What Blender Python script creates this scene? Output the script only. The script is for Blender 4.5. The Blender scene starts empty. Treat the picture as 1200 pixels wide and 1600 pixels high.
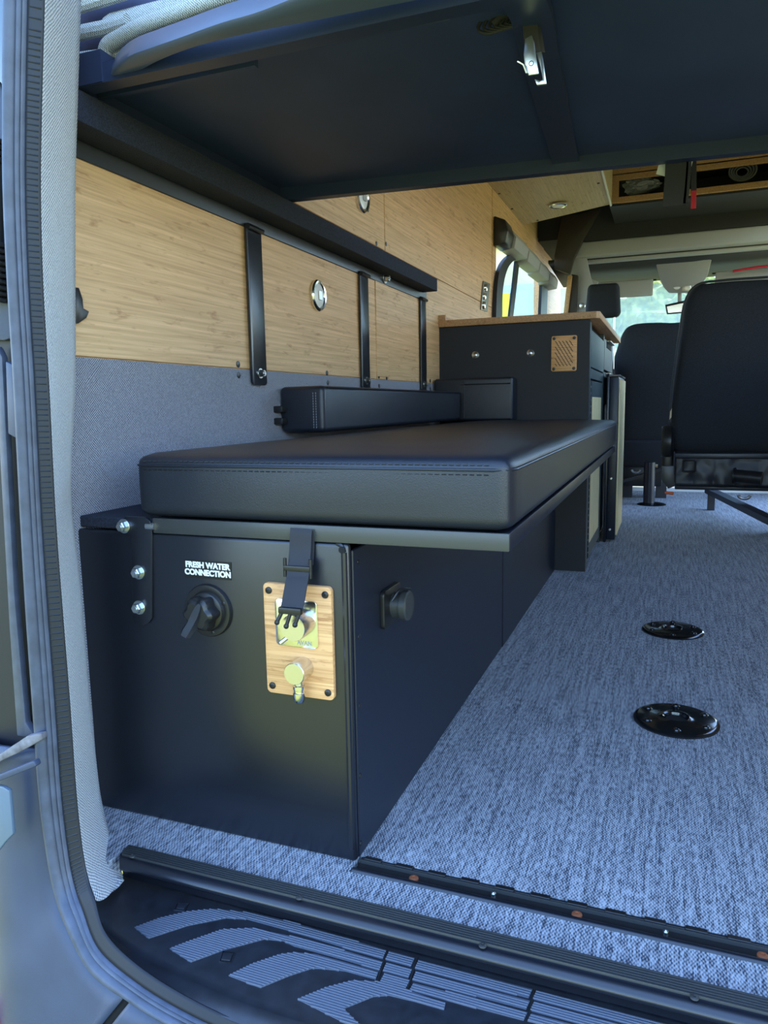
import bpy, bmesh, math, random
from mathutils import Vector, Matrix, noise
random.seed(7)
SC = bpy.context.scene
COL = SC.collection
# ------------------------------------------------------------------ camera (world: x across the van, y forward into it, z up, floor at 0)
F = 1150.0
def _n(v): return v.normalized()
_Y = _n(Vector((444, -173, F)))
_X = -_n(Vector((-3000, -110, F))); _X = _n(_X - _Y * _X.dot(_Y))
_Z = _X.cross(_Y)
CAM = Vector((0, 0, 0.65))
cam = bpy.data.objects.new('camera', bpy.data.cameras.new('camera')); COL.objects.link(cam)
cam.data.sensor_fit = 'VERTICAL'; cam.data.sensor_height = 24; cam.data.sensor_width = 18
cam.data.lens = 24 * F / 1600; cam.data.clip_start = 0.02; cam.data.clip_end = 300
right = Vector((_X.x, _Y.x, _Z.x)); up = -Vector((_X.y, _Y.y, _Z.y)); back = -Vector((_X.z, _Y.z, _Z.z))
M = Matrix((right, up, back)).transposed().to_4x4(); M.translation = CAM
cam.matrix_world = M
SC.camera = cam
# ------------------------------------------------------------------ world, sun, exposure
w = bpy.data.worlds.new('world'); SC.world = w; w.use_nodes = True
nt = w.node_tree; bg = nt.nodes['Background']
sky = nt.nodes.new('ShaderNodeTexSky'); sky.sky_type = 'NISHITA'
sky.sun_disc = False; sky.sun_elevation = math.radians(68); sky.sun_rotation = math.radians(8)
sky.air_density = 1.2; sky.dust_density = 0.2; sky.ozone_density = 5.0
nt.links.new(sky.outputs[0], bg.inputs[0]); bg.inputs[1].default_value = 0.33
sun = bpy.data.objects.new('sun', bpy.data.lights.new('sun', 'SUN')); COL.objects.link(sun)
sun.data.energy = 4.2; sun.data.angle = 0.01; sun.data.color = (1, .93, .82)
sd = Vector((0.06, 0.42, 1.25))          # towards the sun: ahead of the van, high
sun.rotation_euler = sd.to_track_quat('Z', 'Y').to_euler()
SC.view_settings.view_transform = 'Standard'; SC.view_settings.look = 'None'
SC.view_settings.exposure = 1.85; SC.view_settings.gamma = 1
SC.view_settings.use_curve_mapping = False

def at(u, v, ax, val):
    """world point seen at photo position (u, v) lying on the plane axis=val"""
    c = Vector((u - 600, v - 800, F))
    d = Vector((_X.dot(c), _Y.dot(c), _Z.dot(c)))
    return CAM + d * ((val - CAM[ax]) / d[ax])
X, Y, Z = 0, 1, 2
# ------------------------------------------------------------------ materials
def mat(name, col, rough=.5, metal=0, spec=.5, bump=None, var=None, coat=0, emis=None, alpha=None, trans=0):
    m = bpy.data.materials.new(name); m.use_nodes = True
    t = m.node_tree; b = t.nodes['Principled BSDF']
    b.inputs['Base Color'].default_value = (*col, 1); b.inputs['Roughness'].default_value = rough
    b.inputs['Metallic'].default_value = metal; b.inputs['Specular IOR Level'].default_value = spec
    b.inputs['Coat Weight'].default_value = coat; b.inputs['Coat Roughness'].default_value = .15
    if trans: b.inputs['Transmission Weight'].default_value = trans
    tc = t.nodes.new('ShaderNodeTexCoord')
    if var:   # scale, amount
        n = t.nodes.new('ShaderNodeTexNoise'); n.inputs['Scale'].default_value = var[0]; n.inputs['Detail'].default_value = 6
        t.links.new(tc.outputs['Object'], n.inputs['Vector'])
        r = t.nodes.new('ShaderNodeValToRGB'); r.color_ramp.elements[0].position = .3; r.color_ramp.elements[1].position = .7
        k = var[1]
        r.color_ramp.elements[0].color = (*[c * (1 - k) for c in col], 1); r.color_ramp.elements[1].color = (*[min(1, c * (1 + k)) for c in col], 1)
        t.links.new(n.outputs[0], r.inputs[0]); t.links.new(r.outputs[0], b.inputs['Base Color'])
    if bump:  # scale, strength, distance
        n = t.nodes.new('ShaderNodeTexNoise'); n.inputs['Scale'].default_value = bump[0]; n.inputs['Detail'].default_value = 4
        t.links.new(tc.outputs['Object'], n.inputs['Vector'])
        bp = t.nodes.new('ShaderNodeBump'); bp.inputs['Strength'].default_value = bump[1]; bp.inputs['Distance'].default_value = bump[2]
        t.links.new(n.outputs[0], bp.inputs['Height']); t.links.new(bp.outputs[0], b.inputs['Normal'])
    if emis:
        b.inputs['Emission Color'].default_value = (*emis[0], 1); b.inputs['Emission Strength'].default_value = emis[1]
    return m

def weave(name, dark, light, pitch, axes, streak=None, rough=.95):
    """woven tweed: crossing threads of two tones, each thread a little uneven; axes = the two in-plane axes"""
    m = bpy.data.materials.new(name); m.use_nodes = True; t = m.node_tree; L = t.links.new
    b = t.nodes['Principled BSDF']; b.inputs['Roughness'].default_value = rough; b.inputs['Specular IOR Level'].default_value = .15
    b.inputs['Sheen Weight'].default_value = .15
    tc = t.nodes.new('ShaderNodeTexCoord'); sp = t.nodes.new('ShaderNodeSeparateXYZ')
    wob = t.nodes.new('ShaderNodeTexNoise'); wob.inputs['Scale'].default_value = 40
    L(tc.outputs['Object'], wob.inputs['Vector'])
    mx = t.nodes.new('ShaderNodeMixRGB'); mx.blend_type = 'ADD'; mx.inputs[0].default_value = pitch * .9
    L(tc.outputs['Object'], mx.inputs[1]); L(wob.outputs['Color'], mx.inputs[2]); L(mx.outputs[0], sp.inputs[0])
    def math_(op, a, bb):
        n = t.nodes.new('ShaderNodeMath'); n.operation = op
        for i, q in enumerate((a, bb)):
            if q is None: continue
            if isinstance(q, (int, float)): n.inputs[i].default_value = q
            else: L(q, n.inputs[i])
        return n.outputs[0]
    k = 2 * math.pi / pitch
    s1 = math_('SINE', math_('MULTIPLY', sp.outputs[axes[0]], k), None)
    s2 = math_('SINE', math_('MULTIPLY', sp.outputs[axes[1]], k * (.62 if streak else 1)), None)
    pr = math_('MULTIPLY', s1, s2)
    n1 = t.nodes.new('ShaderNodeTexNoise'); n1.inputs['Scale'].default_value = 1.0; n1.inputs['Detail'].default_value = 3; n1.inputs['Roughness'].default_value = .7
    mp = t.nodes.new('ShaderNodeMapping'); L(tc.outputs['Object'], mp.inputs[0])
    sc = [420, 420, 420]
    if streak is not None: sc[streak] = 60
    mp.inputs['Scale'].default_value = sc; L(mp.outputs[0], n1.inputs['Vector'])
    v = math_('ADD', math_('MULTIPLY', pr, .30 if streak is not None else .55), math_('MULTIPLY', math_('SUBTRACT', n1.outputs[0], .5), 2.3 if streak is not None else 1.1))
    if streak is not None:
        n2 = t.nodes.new('ShaderNodeTexNoise'); n2.inputs['Scale'].default_value = 1; n2.inputs['Detail'].default_value = 4
        m2 = t.nodes.new('ShaderNodeMapping'); s_ = [150, 150, 150]; s_[streak] = 7; m2.inputs['Scale'].default_value = s_
        L(tc.outputs['Object'], m2.inputs[0]); L(m2.outputs[0], n2.inputs['Vector'])
        v = math_('ADD', v, math_('MULTIPLY', math_('SUBTRACT', n2.outputs[0], .5), 1.1))
    v = math_('ADD', v, .5)
    r = t.nodes.new('ShaderNodeValToRGB'); r.color_ramp.elements[0].position = .15; r.color_ramp.elements[1].position = .85
    r.color_ramp.elements[0].color = (*dark, 1); r.color_ramp.elements[1].color = (*light, 1)
    L(v, r.inputs[0]); L(r.outputs[0], b.inputs['Base Color'])
    bp = t.nodes.new('ShaderNodeBump'); bp.inputs['Strength'].default_value = .5; bp.inputs['Distance'].default_value = .0012
    L(v, bp.inputs['Height']); L(bp.outputs[0], b.inputs['Normal'])
    return m

def bamboo(name, lo, hi, axis=1, rough=.5, scale=1.0):
    """strand bamboo: long fine grain along one axis with darker flecks at the nodes"""
    m = bpy.data.materials.new(name); m.use_nodes = True; t = m.node_tree; L = t.links.new
    b = t.nodes['Principled BSDF']; b.inputs['Roughness'].default_value = rough; b.inputs['Specular IOR Level'].default_value = .35
    tc = t.nodes.new('ShaderNodeTexCoord')
    def grain(along, across, det):
        mp = t.nodes.new('ShaderNodeMapping'); s = [across * scale] * 3; s[axis] = along * scale; mp.inputs['Scale'].default_value = s
        n = t.nodes.new('ShaderNodeTexNoise'); n.inputs['Scale'].default_value = 1; n.inputs['Detail'].default_value = det; n.inputs['Roughness'].default_value = .65
        n.inputs['Distortion'].default_value = .35
        L(tc.outputs['Object'], mp.inputs[0]); L(mp.outputs[0], n.inputs['Vector']); return n.outputs[0]
    a = grain(3, 160, 6); c = grain(14, 60, 3)
    r = t.nodes.new('ShaderNodeValToRGB'); r.color_ramp.elements[0].position = .3; r.color_ramp.elements[1].position = .66
    r.color_ramp.elements[0].color = (*lo, 1); r.color_ramp.elements[1].color = (*hi, 1); L(a, r.inputs[0])
    r2 = t.nodes.new('ShaderNodeValToRGB'); r2.color_ramp.elements[0].position = .28; r2.color_ramp.elements[1].position = .42
    r2.color_ramp.elements[0].color = (.62, .5, .4, 1); r2.color_ramp.elements[1].color = (1, 1, 1, 1); L(c, r2.inputs[0])
    mx = t.nodes.new('ShaderNodeMixRGB'); mx.blend_type = 'MULTIPLY'; mx.inputs[0].default_value = .75
    L(r.outputs[0], mx.inputs[1]); L(r2.outputs[0], mx.inputs[2]); L(mx.outputs[0], b.inputs['Base Color'])
    return m

MT = dict(
    floor=weave('floor carpet', (.032, .040, .062), (.45, .475, .52), .0046, (0, 1), streak=1),
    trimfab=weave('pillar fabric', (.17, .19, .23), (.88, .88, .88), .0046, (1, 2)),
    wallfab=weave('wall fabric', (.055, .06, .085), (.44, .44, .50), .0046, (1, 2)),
    topfab=weave('bed fabric', (.16, .19, .20), (.66, .70, .70), .0035, (0, 2)),
    fuzz=mat('dark carpet', (.018, .023, .042), .95, bump=(900, .6, .002), var=(500, .6)),
    bam=bamboo('bamboo ply', (.52, .295, .135), (.80, .515, .27)),
    bamplate=bamboo('bamboo plate', (.52, .24, .085), (.84, .48, .21), axis=0, scale=1.6),
    ply=bamboo('ply edge', (.38, .2, .09), (.6, .36, .18)),
    plyover=bamboo('pale ply', (.40, .29, .17), (.58, .45, .29)),
    powder=mat('black powder coat', (.007, .009, .015), .30, spec=.75, bump=(1400, .12, .0006)),
    steel_blk=mat('black coated steel', (.008, .012, .024), .38, spec=.55, bump=(900, .15, .0006)),
    rail=mat('grey black rail', (.055, .058, .058), .38, .25, spec=.6, bump=(700, .15, .0006)),
    tubesky=mat('black tube with sky tone', (.085, .115, .19), .32, spec=.6),  # sky reflected on the black tube is put into this base colour
    ledgegrey=mat('worn grey ledge', (.16, .15, .16), .6, var=(60, .5)),
    litface=bamboo('lit-toned bamboo face', (.74, .58, .27), (.93, .80, .44), axis=2),  # brighter, yellower bamboo: the light on these faces is put into the colour
    wallplate=mat('dark bed rail steel', (.028, .034, .046), .33, spec=.65),
    knobmetal=mat('brushed knob steel', (.72, .71, .68), .27, 1, bump=(400, .08, .0004)),
    leather=mat('black leatherette', (.011, .014, .022), .40, spec=.55, bump=(650, .45, .0008)),
    stitch=mat('grey stitching', (.22, .23, .26), .8),
    plastic=mat('black plastic', (.012, .012, .013), .35, spec=.5),
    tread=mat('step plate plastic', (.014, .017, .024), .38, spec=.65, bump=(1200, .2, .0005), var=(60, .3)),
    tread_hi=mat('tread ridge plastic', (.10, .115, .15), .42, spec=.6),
    rubber=mat('door seal rubber', (.055, .068, .105), .42, spec=.5, bump=(500, .15, .0006), var=(45, .25)),
    rubber_dk=mat('dark rubber', (.012, .014, .020), .5, spec=.4),
    zinc=mat('zinc bolt', (.62, .65, .66), .28, 1),
    chrome=mat('brushed chrome', (.78, .78, .76), .16, 1, bump=(300, .05, .0004)),
    satin=mat('satin silver', (.6, .6, .6), .35, 1),
    copper=mat('rusty screw', (.42, .14, .06), .55, .5),
    web=mat('black webbing', (.022, .022, .028), .75, bump=(1500, .5, .0006)),
    bedpanel=mat('bed board coating', (.034, .052, .118), .5, spec=.45, bump=(500, .1, .0005), var=(6, .15)),
    bedframe=mat('bed frame steel', (.022, .034, .080), .36, spec=.6),
    cabinet=mat('charcoal laminate', (.020, .021, .026), .55, spec=.35),
    cabside=mat('charcoal laminate door', (.05, .07, .078), .45, spec=.4),
    gap=mat('deep shadow gap', (.004, .004, .005), .9),
    seatfab=mat('black seat cloth', (.022, .024, .030), .85, spec=.2, bump=(700, .4, .001), var=(300, .3)),
    greytrim=mat('grey cab trim', (.36, .36, .37), .6),
    darktrim=mat('dark cab trim', (.02, .021, .025), .7),
    brown=mat('brown pillar trim', (.035, .026, .022), .6),
    white=mat('white painted metal', (.62, .63, .63), .5),
    body=mat('dark grey body plastic', (.040, .055, .10), .45, spec=.5, bump=(700, .2, .0006), var=(14, .12)),
    paint=mat('blue grey body finish', (.10, .15, .22), .3, spec=.6, coat=.4),
    label=mat('label black', (.008, .008, .008), .4),
    letter=mat('label lettering', (.8, .8, .8), .6),
    etch=mat('etched lettering', (.35, .35, .33), .6),
    red=mat('red webbing', (.45, .01, .03), .7),
    orange=mat('orange reflector', (.75, .13, .02), .25, spec=.6),
    silverstrip=mat('galvanised strip', (.22, .23, .20), .4, .6),
    lens=mat('frosted lens', (.75, .75, .75), .3, spec=.6),
    bag=mat('clear plastic bag', (.30, .32, .36), .3, spec=.6),
    grass=mat('lawn', (.155, .165, .03), .9, bump=(60, .8, .02), var=(3, .35)),
    leaf=mat('leaves', (.20, .23, .06), .7, var=(4, .6)),
    bark=mat('bark', (.12, .08, .05), .9),
    render_wall=mat('cream render', (.7, .62, .42), .9, var=(2, .05)),
    slate=mat('roof slate', (.10, .11, .13), .8),
    carpaint=mat('silver car paint', (.35, .42, .5), .3, .3, coat=.5),
    yellow=mat('yellow plate', (.8, .6, .03), .4),
    wound=mat('coiled cable', (.16, .17, .18), .5),
)
gl = bpy.data.materials.new('window glass'); gl.use_nodes = True
g = gl.node_tree; g.nodes.clear(); o_ = g.nodes.new('ShaderNodeOutputMaterial'); tr = g.nodes.new('ShaderNodeBsdfTransparent'); gs = g.nodes.new('ShaderNodeBsdfGlossy'); mxs = g.nodes.new('ShaderNodeMixShader')
tr.inputs[0].default_value = (.86, .93, .92, 1); gs.inputs['Roughness'].default_value = .02; mxs.inputs[0].default_value = .07
g.links.new(tr.outputs[0], mxs.inputs[1]); g.links.new(gs.outputs[0], mxs.inputs[2]); g.links.new(mxs.outputs[0], o_.inputs[0])
MT['glass'] = gl
hz = gl.copy(); hz.name = 'glare hazed windscreen'; n_ = hz.node_tree; tl = n_.nodes.new('ShaderNodeBsdfTranslucent'); tl.inputs[0].default_value = (.85, .95, .9, 1); m2_ = n_.nodes.new('ShaderNodeMixShader'); m2_.inputs[0].default_value = .16  # translucent haze added to the glass as glare, paling the view outside
_o = [n for n in n_.nodes if n.type == 'OUTPUT_MATERIAL'][0]; _m = [n for n in n_.nodes if n.type == 'MIX_SHADER' and n != m2_][0]
n_.links.new(_m.outputs[0], m2_.inputs[1]); n_.links.new(tl.outputs[0], m2_.inputs[2]); n_.links.new(m2_.outputs[0], _o.inputs[0]); MT['hazeglass'] = hz
# ------------------------------------------------------------------ mesh helpers
ORG = {}
def BM(): return bmesh.new()
def V(*a): return Vector(a)
def box(bm, x0, x1, y0, y1, z0, z1, bev=0, seg=2):
    r = bmesh.ops.create_cube(bm, size=1)['verts']
    for v in r: v.co = Vector(((x0 + x1) / 2 + v.co.x * (x1 - x0), (y0 + y1) / 2 + v.co.y * (y1 - y0), (z0 + z1) / 2 + v.co.z * (z1 - z0)))
    if bev: bmesh.ops.bevel(bm, geom=list({e for v in r for e in v.link_edges}), offset=bev, segments=seg, profile=.5, affect='EDGES')
    return bm
def frame_of(d):
    d = d.normalized(); a = Vector((0, 0, 1)) if abs(d.z) < .9 else Vector((1, 0, 0))
    s = d.cross(a).normalized(); return s, s.cross(d).normalized()
def rings(bm, rr, closed=False, cap=True):
    n = len(rr[0]); vs = [[bm.verts.new(p) for p in r] for r in rr]
    m = len(vs)
    for i in range(m if closed else m - 1):
        a, b = vs[i], vs[(i + 1) % m]
        for j in range(n): bm.faces.new((a[j], a[(j + 1) % n], b[(j + 1) % n], b[j]))
    if cap and not closed:
        bm.faces.new(vs[0][::-1]); bm.faces.new(vs[-1])
    return bm
def cyl(bm, p0, p1, r, r2=None, n=24):
    p0, p1 = Vector(p0), Vector(p1); s, t = frame_of(p1 - p0); r2 = r if r2 is None else r2
    ring = lambda c, q: [c + (s * math.cos(2 * math.pi * k / n) + t * math.sin(2 * math.pi * k / n)) * q for k in range(n)]
    return rings(bm, [ring(p0, r), ring(p1, r2)])
def lathe(bm, p0, d, prof, n=28):
    """prof: (distance along d, radius)"""
    p0 = Vector(p0); d = Vector(d).normalized(); s, t = frame_of(d)
    return rings(bm, [[p0 + d * a + (s * math.cos(2 * math.pi * k / n) + t * math.sin(2 * math.pi * k / n)) * max(r, 1e-5) for k in range(n)] for a, r in prof])
def tube(bm, pts, r, n=10, closed=False):
    pts = [Vector(p) for p in pts]; m = len(pts); rr = []
    s = None
    for i, p in enumerate(pts):
        a = pts[(i - 1) % m] if closed or i else p; b = pts[(i + 1) % m] if closed or i < m - 1 else p
        d = (b - a).normalized()
        if s is None: s, t = frame_of(d)
        else:
            s = (s - d * s.dot(d)).normalized(); t = s.cross(d)
        rr.append([p + (s * math.cos(2 * math.pi * k / n) + t * math.sin(2 * math.pi * k / n)) * r for k in range(n)])
    return rings(bm, rr, closed)
def prism(bm, pts, vec, bev=0):
    pts = [Vector(p) for p in pts]; vec = Vector(vec)
    a = [bm.verts.new(p) for p in pts]; b = [bm.verts.new(p + vec) for p in pts]; n = len(a)
    f = [bm.faces.new(a), bm.faces.new(b[::-1])]
    for i in range(n): f.append(bm.faces.new((a[i], b[i], b[(i + 1) % n], a[(i + 1) % n])))
    bmesh.ops.recalc_face_normals(bm, faces=f)
    if bev: bmesh.ops.bevel(bm, geom=list({e for q in f for e in q.edges}), offset=bev, segments=2, profile=.5, affect='EDGES')
    return bm
def rrect(cx, cy, hw, hh, r, n=5):
    out = []
    for qx, qy, a0 in ((1, 1, 0), (-1, 1, 90), (-1, -1, 180), (1, -1, 270)):
        for k in range(n + 1):
            a = math.radians(a0 + 90 * k / n); out.append((cx + qx * (hw - r) + r * math.cos(a), cy + qy * (hh - r) + r * math.sin(a)))
    return out
def ribbon(bm, pts, wv, th, nv=None):
    """flat strap: pts centre line, wv width vector (or a list of them), th thickness"""
    pts = [Vector(p) for p in pts]; rr = []
    for i, p in enumerate(pts):
        wv_ = Vector(wv[i]) if isinstance(wv, list) else Vector(wv)
        d = (pts[min(i + 1, len(pts) - 1)] - pts[max(i - 1, 0)]).normalized()
        nn = wv_.cross(d).normalized() * th / 2; h = wv_ / 2
        rr.append([p - h - nn, p + h - nn, p + h + nn, p - h + nn])
    return rings(bm, rr)
def grid(bm, rows, close=False):
    vs = [[bm.verts.new(p) for p in r] for r in rows]
    for i in range(len(vs) - 1):
        for j in range(len(vs[0]) - 1): bm.faces.new((vs[i][j], vs[i][j + 1], vs[i + 1][j + 1], vs[i + 1][j]))
    return bm
def spline(pts, n=6):
    """Catmull-Rom through pts"""
    P = [Vector(p) for p in pts]; out = []
    for i in range(len(P) - 1):
        a = P[i - 1] if i else P[i] * 2 - P[i + 1]; b, c = P[i], P[i + 1]; d = P[i + 2] if i + 2 < len(P) else P[i + 1] * 2 - P[i]
        for k in range(n):
            t = k / n; out.append(.5 * ((2 * b) + (c - a) * t + (2 * a - 5 * b + 4 * c - d) * t * t + (3 * b - a - 3 * c + d) * t ** 3))
    out.append(P[-1]); return out
def finish(bm, name, m, org, smooth, thick):
    bmesh.ops.recalc_face_normals(bm, faces=bm.faces)
    for v in bm.verts: v.co -= org
    me = bpy.data.meshes.new(name); bm.to_mesh(me); bm.free()
    me.materials.append(MT[m] if isinstance(m, str) else m)
    if smooth:
        for p in me.polygons: p.use_smooth = True
        me.set_sharp_from_angle(angle=math.radians(smooth if smooth is not True else 35))
    o = bpy.data.objects.new(name, me); COL.objects.link(o)
    if thick:
        md = o.modifiers.new('thickness', 'SOLIDIFY'); md.thickness = thick; md.offset = -1
    return o
def part(name, bm, m, parent, label=None, smooth=True, thick=0, kind=None):
    org = ORG[parent.name]; o = finish(bm, name, m, org, smooth, thick)
    o.parent = parent; ORG[o.name] = org
    if label: o['label'] = label
    if kind: o['kind'] = kind
    return o
def thing(name, label, cat, loc=(0, 0, 0), group=None):
    o = bpy.data.objects.new(name, None); COL.objects.link(o); o.location = loc; o.empty_display_size = .05
    o['label'] = label; o['category'] = cat
    if group: o['group'] = group
    ORG[o.name] = Vector(loc); return o
def solid(name, bm, m, label, cat, group=None, smooth=True, thick=0, kind=None):
    """a thing that is one mesh; origin at the middle of its base"""
    xs = [v.co for v in bm.verts]; org = Vector(((min(c.x for c in xs) + max(c.x for c in xs)) / 2, (min(c.y for c in xs) + max(c.y for c in xs)) / 2, min(c.z for c in xs)))
    o = finish(bm, name, m, org, smooth, thick); o.location = org; ORG[o.name] = org
    o['label'] = label; o['category'] = cat
    if group: o['group'] = group
    if kind: o['kind'] = kind
    return o
def struct(name, bm, m, label, smooth=True, thick=0, cat=None):
    o = finish(bm, name, m, Vector((0, 0, 0)), smooth, thick); ORG[o.name] = Vector((0, 0, 0))
    o['label'] = label; o['category'] = cat or name.split('_')[0]; o['kind'] = 'structure'; return o
def dup(root, loc, label):
    r = root.copy(); COL.objects.link(r); r.location = loc; r['label'] = label; ORG[r.name] = Vector(loc)
    for ch in list(root.children):
        c = ch.copy(); COL.objects.link(c); c.parent = r
        for g_ in ch.children:
            d = g_.copy(); COL.objects.link(d); d.parent = c
    return r
def text_bm(s, size, origin, ux, uy, depth=.0006, align='CENTER', bold=0):
    cu = bpy.data.curves.new('t', 'FONT'); cu.body = s; cu.size = size; cu.align_x = align; cu.align_y = 'CENTER'; cu.extrude = .02 * size; cu.offset = bold; cu.space_line = .95
    o = bpy.data.objects.new('t', cu); COL.objects.link(o)
    dg = bpy.context.evaluated_depsgraph_get(); me = bpy.data.meshes.new_from_object(o.evaluated_get(dg))
    bm = bmesh.new(); bm.from_mesh(me); bpy.data.objects.remove(o); bpy.data.curves.remove(cu); bpy.data.meshes.remove(me)
    ux, uy = Vector(ux), Vector(uy); uz = ux.cross(uy)
    for v in bm.verts: v.co = Vector(origin) + ux * v.co.x + uy * v.co.y + uz * v.co.z
    return bm
def bolt(bm, p, d, r=.008, h=.006):
    """hex bolt head on a washer with a domed middle"""
    p = Vector(p); d = Vector(d).normalized()
    lathe(bm, p, d, [(0, r * 1.35), (h * .25, r * 1.35), (h * .3, r * 1.3)], 24)
    lathe(bm, p + d * h * .3, d, [(0, r), (h, r), (h * 1.25, r * .8)], 6)
    lathe(bm, p + d * h * 1.5, d, [(0, r * .5), (h * .3, r * .45)], 16)
def screw(bm, p, d, r=.005):
    lathe(bm, Vector(p), d, [(0, r), (r * .25, r * .95), (r * .45, r * .6), (r * .46, r * .35), (r * .3, r * .3)], 14)

# ================================================================== THE VAN SHELL
WX = -.863; RX = .86; YC = 2.889
SIDE = .397
def poly_box(bm, pts, vec): return prism(bm, pts, vec)
fl_ = struct('floor', box(box(BM(), -.399, RX, .914, 5.72, -.03, 0), -.90, -.399, .8745, 5.72, -.03, 0), 'floor', 'blue-grey tweed carpet covering the van floor', cat='floor')
fr = BM(); box(fr, -.90, RX, .813, .8735, -.03, 0); box(fr, -.90, -.74, .78, .813, -.03, 0)
o = part('carpet_strip', fr, 'floor', fl_)
# left wall: carpet band below, bamboo panels above
lw = BM(); box(lw, -.93, WX - .004, .82, 6.4, -.03, 1.0); box(lw, -.93, WX - .004, .82, 3.9, 1.0, 2.02)
box(lw, -.93, WX - .004, 5.5, 6.4, 1.0, 2.02); box(lw, -.93, WX - .004, 3.9, 5.5, 1.62, 2.02)
wl = struct('wall_left', lw, 'bam', 'left van side wall lined with grey carpet and bamboo plywood', cat='wall')
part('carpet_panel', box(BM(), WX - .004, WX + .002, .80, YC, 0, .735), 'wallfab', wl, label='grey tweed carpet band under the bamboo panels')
def wood(y0, y1, z0, z1, nm='panel', dx=0, m='bam'):
    return part(nm, box(BM(), WX - .004, WX + .001 + dx, y0, y1, z0, z1, .001, 1), m, wl)
wood(.80, 2.196, .737, 1.14); wood(2.204, 3.83, .737, 1.14); wood(.80, 2.288, 1.143, 1.76); wood(2.296, 3.83, 1.143, 1.76); wood(3.845, 3.93, .98, 1.76)
wood(2.196, 2.30, .745, 1.055, 'cover_strip', .003)
wood(3.93, 5.5, 1.60, 1.76)
for (y, z) in ((1.386, .743 + .002), (1.386, .722), (1.829, .742), (1.832, .716), (2.112, .757), (2.215, .745), (2.285, .742), (2.215, .715), (2.29, 1.045), (2.21, 1.048), (2.21, .90), (2.285, .895), (2.15, 1.235), (2.30, 1.165), (2.215, 1.15), (2.76, .745), (2.76, .715)):
    part('screw', lathe(BM(), V(WX + .0015, y, z), (1, 0, 0), [(0, .007), (.001, .007), (.0018, .004)], 12), 'plastic', wl)
# roof, right wall, front
cl = struct('ceiling', box(box(BM(), -.93, .93, .80, 5.25, 2.0, 2.06), -.93, .93, 5.25, 6.35, 1.74, 2.06), 'darktrim', 'dark headlining over the load space', cat='ceiling')
rw = BM()
box(rw, RX, .93, .82, 2.2, -.03, 2.02); box(rw, RX, .93, 2.2, 3.6, -.03, .85); box(rw, RX, .93, 2.2, 3.6, 1.45, 2.02); box(rw, RX, .93, 3.6, 4.25, -.03, 2.02)
box(rw, RX, .93, 4.25, 5.45, 1.75, 2.02); box(rw, RX, .93, 5.45, 5.75, -.03, 2.02); box(rw, RX, .93, 5.75, 6.4, -.03, .9)
struct('wall_right', rw, 'bam', 'right van side wall with a window and the open sliding doorway', cat='wall')
# window in the left wall: black rubber surround, glass, sliding bar, drawn as real frame in the wall plane
def wpt(u, v): return at(u, v, X, WX + .004)
wo = [wpt(*p) for p in ((769, 500), (771, 450), (776, 420), (787, 403), (800, 397), (818, 402), (838, 414), (851, 430), (850, 500))]
wi = [wpt(*p) for p in ((779, 500), (780, 455), (786, 425), (795, 410), (806, 406), (818, 410), (833, 420), (842, 436), (840, 500))]
bm = BM(); n = len(wo)
so, si = spline(wo, 5), spline(wi, 5)
for off in (0,):
    a = [bm.verts.new(p) for p in so]; b = [bm.verts.new(p) for p in si]; c = [bm.verts.new(p + V(.02, 0, 0)) for p in so]; d = [bm.verts.new(p + V(.02, 0, 0)) for p in si]
    for i in range(len(a) - 1):
        for q in ((a[i], a[i + 1], c[i + 1], c[i]), (c[i], c[i + 1], d[i + 1], d[i]), (d[i], d[i + 1], b[i + 1], b[i])): bm.faces.new(q)
w1 = struct('window_1', bm, 'rubber_dk', 'small side window with a thick black rubber surround and rounded corners', cat='window')
bm = BM(); prism(bm, [p + V(-.03, 0, 0) for p in wi], (.004, 0, 0)); part('pane', bm, 'glass', w1, smooth=False)
bm = BM(); ribbon(bm, [at(808, 404, X, WX + .01), at(803, 450, X, WX + .01), at(797, 500, X, WX + .01)], (0, .10, 0), .012); part('sliding_bar', bm, 'rubber_dk', w1)
# ---------------- cab: windscreen, headlining, beams
bm = BM(); grid(bm, [[V(x, 6.05 + .25 * (1.5 - z) - .12 * (x / .8) ** 2, z) for x in (-.8, -.4, 0, .4, .8)] for z in (1.0, 1.25, 1.52)])
w2 = struct('window_2', bm, 'hazeglass', 'windscreen at the front of the cab, bright outside', cat='window', thick=.005)
bm = BM(); box(bm, -.93, .93, 6.15, 6.6, .0, 1.0)
struct('wall_front', bm, 'darktrim', 'dark dashboard and bulkhead under the windscreen', cat='wall')
# headliner shelf: wood front frame with opening at y 4.7
S = 4.7
hs = thing('overhead_shelf', 'wood-edged overhead shelf above the cab opening with dark recesses', 'shelf', (0, S, 1.8))
zt0, zt1, zb0, zb1 = 1.925, 1.99, 1.80, 1.832
bm = BM(); box(bm, -.36, RX, S, S + .02, 1.962, 1.995, .002, 1); part('top_rail', bm, 'ply', hs)
bm = BM(); box(bm, -.36, RX, S, S + .02, 1.925, 1.955, .002, 1); part('frame_rail', bm, 'ply', hs)
bm = BM(); box(bm, -.36, RX, S, S + .02, zb0, zb1, .002, 1); part('bottom_rail', bm, 'ply', hs)
bm = BM(); box(bm, -.38, -.31, S - .001, S + .021, zb0, 1.93, .002, 1); part('side_post', bm, 'ply', hs)
bm = BM(); box(bm, .10, .13, S + .001, S + .02, zb1 - .005, 1.93, .002, 1)
bm2 = BM(); box(bm2, -.36, RX, S + .02, 5.18, zb0 - .012, zb0, 0); box(bm2, -.36, RX, 5.16, 5.18, zb0, 2.0); part('tray', bm2, 'darktrim', hs)
bm = BM()
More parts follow.
